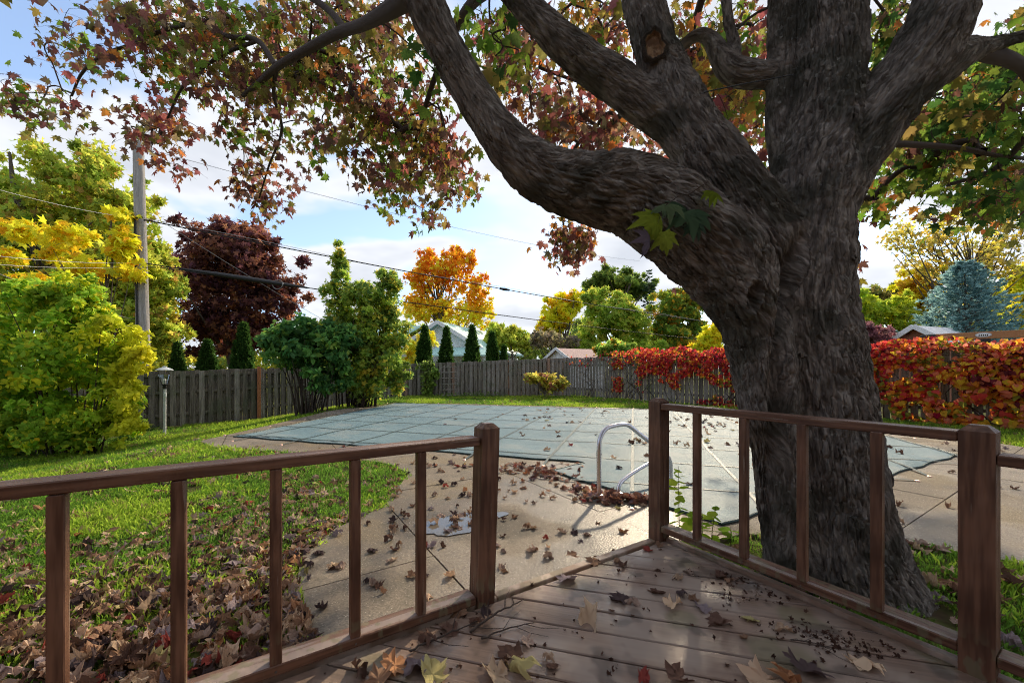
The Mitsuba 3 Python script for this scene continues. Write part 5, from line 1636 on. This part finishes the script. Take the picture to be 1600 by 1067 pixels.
# ---------------------------------------------------------------- seedling behind the corner post
SK = tag('seedling', 'young leafy plant with bright green leaves behind the corner of the railing', 'plant')
rr = np.random.default_rng(95)
for bx_, by_, tx_, ty_, D0 in ((1062, 842, 1060, 728, 2.72), (1075, 846, 1088, 795, 2.68), (1110, 848, 1118, 792, 2.66), (1135, 850, 1142, 822, 2.62), (1098, 846, 1098, 800, 2.74)):
    a, b = W(bx_, by_, D0), W(tx_, ty_, D0)
    a[2] = -.03
    path = spline(np.array([a, (a + b) / 2 + rr.normal(0, .012, 3), b]), .03)
    part(SK, 'stem', tube(path, np.linspace(.004, .0015, len(path)), 5), 'mat_stem', smooth=True)
    m = max(3, int(np.linalg.norm(b - a) / .055))
    for i in range(m):
        for sgn in (-1, 1):
            t = .22 + .78 * (i + .5) / m
            q = a + (b - a) * t
            th = rr.uniform(0, 3.14) * .35 + (0 if sgn > 0 else 3.14) + rr.normal(0, .4)
            y = np.array([math.cos(th), math.sin(th) * .7, rr.uniform(-.35, .25)]); y /= np.linalg.norm(y)
            z = np.cross(y, [math.sin(th), -math.cos(th), 0]); z = z * np.sign(z[2] + 1e-6) + rr.normal(0, .35, 3); z -= y * (z @ y); z /= np.linalg.norm(z)
            Rm = np.stack([np.cross(y, z), y, z], -1)
            s_ = rr.uniform(.065, .105)
            part(SK, 'leaf', ((OVAL[0] * [1.25, 1, 1] * s_) @ Rm.T + q, OVAL[1]), 'mat_leaf', color=np.array([(.40, .60, .06), (.52, .66, .09), (.32, .50, .06)][rr.integers(0, 3)]) * rr.uniform(.8, 1.2))
scene['mat_stem'] = two(rgh((.14, .12, .04), .7, .3))

# ---------------------------------------------------------------- trellis on the back fence
TK = tag('ladder_trellis', 'weathered ladder like wooden trellis leaning on the back fence', 'trellis')
for x in (694, 711):
    part(TK, 'upright', box_to(W(x, 627, 17.35), W(x, 571, 17.42), [0, 1, 0], .045, .03), 'mat_fence_1')
for y in (574, 582, 591, 600, 609, 618):
    part(TK, 'rung', box_to(W(690, y, 17.33), W(715, y - .6, 17.33), [0, 1, 0], .035, .02), 'mat_fence_1')
for x in (699, 703, 707):
    part(TK, 'slat', box_to(W(x, 626, 17.38), W(x, 600, 17.39), [0, 1, 0], .02, .015), 'mat_fence_1')

# ---------------------------------------------------------------- houses and sheds
scene['mat_siding'] = two(bump(rgh((.72, .74, .75), .6, .3), lambda p, n, uv: (p.z * 8 - dr.floor(p.z * 8)), .02, 2e-3))
scene['mat_green_roof'] = two(rgh(proc(lambda p, n, uv: mix((.30, .50, .46), (.40, .60, .56), fbm(p.x * 3, p.y * 3, p.z * 3, 3))), .4, .5))
scene['mat_dark'] = two(rgh((.03, .03, .032), .3, .5))
scene['mat_pink_roof'] = two(bump(rgh(proc(lambda p, n, uv: mix((.40, .25, .22), (.52, .36, .32), fbm(p.x * 6, p.y * 6, p.z * 6, 3))), .8, .2), lambda p, n, uv: (p.z * 7 - dr.floor(p.z * 7)), .02))
scene['mat_pale_roof'] = two(rgh(proc(lambda p, n, uv: mix((.42, .42, .43), (.62, .62, .62), fbm(p.x * 6, p.y * 6, p.z * 6, 3))), .7, .3))
scene['mat_shed_wood'] = two(rgh((.24, .10, .06), .75, .2))


def gable_building(key, c, yaw, wx, ly, wall_h, rise, over, thick, wall_mat, roof_mat, fascia='mat_white', z0=-.3):
    """Box with a gable roof whose gable faces -y before the turn."""
    ca, sa_ = math.cos(yaw), math.sin(yaw)
    place = lambda m: ((m[0] if isinstance(m, tuple) else np.asarray(m.vertices)) @ np.array([[ca, sa_, 0], [-sa_, ca, 0], [0, 0, 1]]) + [c[0], c[1], 0], m[1] if isinstance(m, tuple) else np.asarray(m.faces))
    h = wx / 2
    prof = sg.Polygon([(-h, z0), (h, z0), (h, wall_h), (0, wall_h + rise), (-h, wall_h)])
    v, f = extrude(prof, 0, ly)
    v = np.column_stack([v[:, 0], v[:, 2], v[:, 1]])
    part(key, 'wall', place((v, f[:, ::-1])), wall_mat)
    for s in (-1, 1):
        k = over / h
        a = np.array([s * (h + over), -over, wall_h - rise * k + .02]); b = np.array([0, -over, wall_h + rise + .02])
        q = [a, b, b + [0, ly + 2 * over, 0], a + [0, ly + 2 * over, 0]]
        V = np.array(q + [p + [0, 0, thick] for p in q])
        part(key, 'roof', place(trimesh.convex.convex_hull(V)), roof_mat)
        part(key, 'fascia', place(box_to(a + [0, -.022, thick / 2], b + [0, -.022, thick / 2], [0, 1, 0], thick + .12, .035)), fascia)
    return place


HK = tag('white_house', 'white gabled house with a pale green metal roof beyond the back fence', 'house')
hx, hy = W(688, HZ, 31)[:2]
zh = lambda py, D: EYE - (py - HZ) / F * D
pl = gable_building(HK, (hx, hy), -.30, 7.2, 9, zh(548, 31), zh(506, 31) - zh(548, 31), .5, .16, 'mat_siding', 'mat_green_roof')
part(HK, 'porch_roof', pl(trimesh.convex.convex_hull(np.array([[x, y, z + d] for d in (0, .1) for x, y, z in ((-.3, -.05, zh(545, 31)), (4.6, -.05, zh(545, 31)), (-.5, -2.0, zh(557, 29)), (4.8, -2.0, zh(557, 29)))]))), 'mat_green_roof')
part(HK, 'porch_post', pl(box_to([4.5, -1.8, -.3], [4.5, -1.8, zh(557, 29)], [0, 1, 0], .14, .14)), 'mat_white')
part(HK, 'porch_post', pl(box_to([-.2, -1.8, -.3], [-.2, -1.8, zh(557, 29)], [0, 1, 0], .14, .14)), 'mat_white')
w_ = part(HK, 'window', pl(box_to([.4, -.03, .9], [.4, -.03, 1.75], [0, 1, 0], 1.4, .05)), 'mat_dark')
part(HK, 'window', pl(box_to([2.8, -.03, .9], [2.8, -.03, 1.75], [0, 1, 0], 1.6, .05)), 'mat_dark')
part(HK, 'wing_roof', pl(trimesh.convex.convex_hull(np.array([[x, y, z + d] for d in (0, .15) for x, y, z in ((-3.2, 2.5, zh(509, 33)), (-9.5, 2.5, zh(509, 33)), (-3.2, -.8, zh(530, 31)), (-9.5, -.8, zh(530, 31)))]))), 'mat_green_roof')
part(HK, 'wing_wall', pl(box_to([-6.5, 1.2, -.3], [-6.5, 1.2, zh(527, 31)], [0, 1, 0], 5.8, 2.6)), 'mat_siding')
K1 = tag('garden_shed', 'small shed with a faded pinkish roof and white gable just behind the back fence', 'shed')
gable_building(K1, W(850, HZ, 25)[:2] + [.9, 0], math.radians(-58), 2.3, 2.9, zh(561, 25), zh(546, 25) - zh(561, 25), .2, .06, 'mat_white', 'mat_pink_roof')
K2 = tag('garden_shed', None) if False else tag('wooden_shed', 'little brown wooden shed with a pale roof beside the blue spruce', 'shed')
gable_building(K2, W(1432, HZ, 15.5)[:2], math.radians(-70), 1.7, 2.2, zh(536, 15.5), zh(512, 15.5) - zh(536, 15.5), .2, .06, 'mat_shed_wood', 'mat_pale_roof')

# ---------------------------------------------------------------- swing set behind the vine
WK = tag('swing_set', 'wooden swing beam with black end bracket showing above the vine covered fence', 'swing set')
scene['mat_cedar'] = two(bump(rgh(proc(lambda p, n, uv: mix((.30, .13, .055), (.44, .22, .10), fbm(p.x * 4, p.y * 40, p.z * 60, 3))), .6, .3), rail_bump, .002))
a, b = W(1450, 528, 11.2), W(1690, 517, 9.4)
part(WK, 'beam', box_to(a, b, [0, 0, 1], .10, .19, .008), 'mat_cedar')
d = (b - a) / np.linalg.norm(b - a)
part(WK, 'bracket', box_to(a - d * .16 - [0, 0, .03], a + d * .16 - [0, 0, .03], [0, 0, 1], .16, .24, .03), 'mat_black')
m_ = a + (b - a) * .40
part(WK, 'bracket', box_to(m_ - d * .13 - [0, 0, .14], m_ + d * .13 - [0, 0, .14], [0, 0, 1], .13, .10, .02), 'mat_black')
nb = np.array([-d[1], d[0], 0]) * (-1 if (-d[1] * -a[0] + d[0] * -a[1]) < 0 else 1)
th = np.arange(28) * 2 * np.pi / 28


def plaque(rx, rz, off, mat, nm):
    c0 = m_ + nb * (.05 + off) + [0, 0, .01]
    ring = c0 + np.outer(np.cos(th) * rx, d) + np.outer(np.sin(th) * rz, [0, 0, 1])
    V = np.vstack([ring, ring - nb * .012])
    part(WK, nm, trimesh.convex.convex_hull(V), mat)


plaque(.145, .062, .012, 'mat_lamp_metal', 'badge_rim')
plaque(.125, .046, .016, 'mat_white', 'badge')
for i in range(5):
    c0 = m_ + nb * .068 + d * (-.07 + .035 * i) * (1 if nb[1] < 0 else 1)
    part(WK, 'badge_mark', box_to(c0 - [0, 0, .018], c0 + [0, 0, .022], nb, .02, .004, .001), 'mat_black')
for t in (.10, .24, .36, .52, .7):
    q = a + (b - a) * t - [0, 0, .095]
    part(WK, 'hook', tube([q + [0, 0, .02], q - [0, 0, .05], q - [0, 0, .10] + d * .03], .012, 6), 'mat_wire', smooth=True)
    part(WK, 'chain', tube([q - [0, 0, .1], q - [0, 0, 1.1]], .008, 4), 'mat_wire')
for s_, e in ((-1, a), (1, a), (-1, b), (1, b)):
    o = np.array([-d[1], d[0], 0]) * s_
    part(WK, 'leg', box_to(e + o * .06, np.array([e[0] + o[0] * 1.1, e[1] + o[1] * 1.1, -.2]), d, .09, .09), 'mat_cedar')
# ---------------------------------------------------------------- grass
r = np.random.default_rng(101)
TUFT_V, TUFT_F = [], []
for i in range(6):
    a = i * 2.4 + .4
    o = np.array([math.cos(a), math.sin(a)]) * (.10 + .05 * i)
    t = np.array([math.cos(a + .7), math.sin(a + .7)]) * (.30 + .11 * (i % 3))
    w = np.array([-math.sin(a + .7), math.cos(a + .7)]) * .030
    k = len(TUFT_V)
    TUFT_V += [[*(o - w), 0], [*(o + w), 0], [*(o + t * .45 + w * .7), .60 + .1 * (i % 3)], [*(o + t), .8 + .14 * (i % 4)]]
    TUFT_F += [[k, k + 1, k + 2], [k, k + 2, k + 3]]
TUFT = (np.array(TUFT_V, float), np.array(TUFT_F))
lawn_area = sg.Polygon([(-13, 4), (-8, .2), (-.4, .2), (4, -1), (8, -1), (13, 4), (10.6, 8), (3, 18), (-.3, 17.4), (-6.1, 18), (-8.6, 13.7), (-10.3, 11.7), (-14, 7.5)]).difference(PATIO.buffer(-.015)).difference(DECK.buffer(-.03))
pts, size = [], []
for (y0, y1, x0, x1, per, s) in ((.6, 2.2, -3, 0, 2600, .050), (2.2, 4.2, -5.5, -.9, 1700, .055), (4.2, 8.2, -11, -1, 620, .065), (8.2, 18, -10, -4, 260, .075), (10, 18, -5, 10, 300, .075), (.4, 3.2, 1, 5.2, 1300, .06), (3.2, 11, 7, 11, 300, .07)):
    n = int((y1 - y0) * (x1 - x0) * per)
    P = np.column_stack([r.uniform(x0, x1, n), r.uniform(y0, y1, n)])
    P = P[inP(lawn_area, P) & (np.abs(P[:, 0] / P[:, 1]) < 1.36)]
    pts.append(P); size.append(np.full(len(P), s))
P, s = np.vstack(pts), np.concatenate(size)
den = meshkit.fbm(np.column_stack([P * 2.4, 0 * s]), 4, 3)
bare = sm(2.4, 1.0, np.hypot(P[:, 0] + .9, P[:, 1] - 1.2)) * .9 + .5 * sm(1.2, .5, np.hypot(P[:, 0] - 2.0, P[:, 1] - 2.3))
k = (r.random(len(P)) < sm(.30, .52, den + .08) * (1 - .75 * bare))
fl = sm(.9, .2, np.hypot(P[:, 0] + 7.5, P[:, 1] - 8.4) / 3)
P, s, den = P[k], s[k], den[k]
m = len(P)
hue = meshkit.fbm(np.column_stack([P * .9 + 5, 0 * s]), 3, 8)[:, None] + r.normal(0, .1, (m, 1))
C = np.where(hue > .58, [[.28, .40, .045]], np.where(hue > .45, [[.19, .33, .035]], [[.12, .24, .035]])) * r.uniform(.85, 1.5, (m, 1))
dry = r.random(m) < .07
C[dry] = np.array([.36, .30, .13]) * r.uniform(.7, 1.1, (dry.sum(), 1))
R = frames(np.array([0, 0, 1.0]) + r.normal(0, .28, (m, 3)) * [1, 1, 0], r.uniform(0, 6.283, m))
P3 = np.column_stack([P, ground(P[:, 0], P[:, 1]) - .004])
V, Fc, Cv = scatter(*TUFT, P3, R, s * r.uniform(.5, 1.15, m) * (1 + .35 * (hue[:, 0] > .6)), C)
put('grass', (V, Fc), 'mat_leaf', color=Cv)
tag('grass', 'short green grass of the lawn', 'grass', kind='stuff')
# low plants in the bed along the left fence and by the lamp
def low_plants(key, label, spots, n, pal, seed, leaf=.07, hgt=.16):
    tag(key, label, 'ground cover', kind='stuff')
    rr = np.random.default_rng(seed)
    Ps = []
    for px, py, rx, ry in spots:
        g = gp(px, py)
        a = rr.normal(0, .5, (n // len(spots), 2)) * [rx, ry]
        q = g[:2] + a
        Ps.append(np.column_stack([q, ground(q[:, 0], q[:, 1]) + rr.random(len(q)) ** 1.5 * hgt * np.exp(-(a / [rx, ry]) ** 2).prod(1)]))
    Ps = np.vstack(Ps); m = len(Ps)
    C = np.array(pal)[rr.integers(0, len(pal), m)] * rr.uniform(.7, 1.3, (m, 1))
    put(key, scatter(*OVAL, Ps, frames(np.array([0, 0, .9]) + rr.normal(0, .6, (m, 3)), rr.uniform(0, 6.28, m)), leaf * rr.uniform(.6, 1.3, m), C)[:2], 'mat_leaf', color=np.repeat(C, len(OVAL[0]), 0))


low_plants('grey_ground_cover', 'pale grey green ground cover at the foot of the golden bush', [(60, 702, .55, .2), (110, 697, .5, .2), (30, 708, .5, .2), (140, 690, .3, .15)], 2600, [(.30, .36, .22), (.22, .31, .14), (.16, .25, .08)], 3, .05)
low_plants('fence_weeds', 'low green weeds along the foot of the fences', [(215, 672, .5, .2), (300, 655, .5, .2), (335, 648, .6, .2), (200, 688, .4, .2), (600, 629, 1.2, .2), (720, 622, 1.5, .3), (760, 621, 1.2, .3), (900, 616, 1.2, .3), (850, 617, 1.2, .3)], 3600, [(.14, .24, .04), (.2, .3, .05), (.09, .17, .04)], 4, .075, .3)
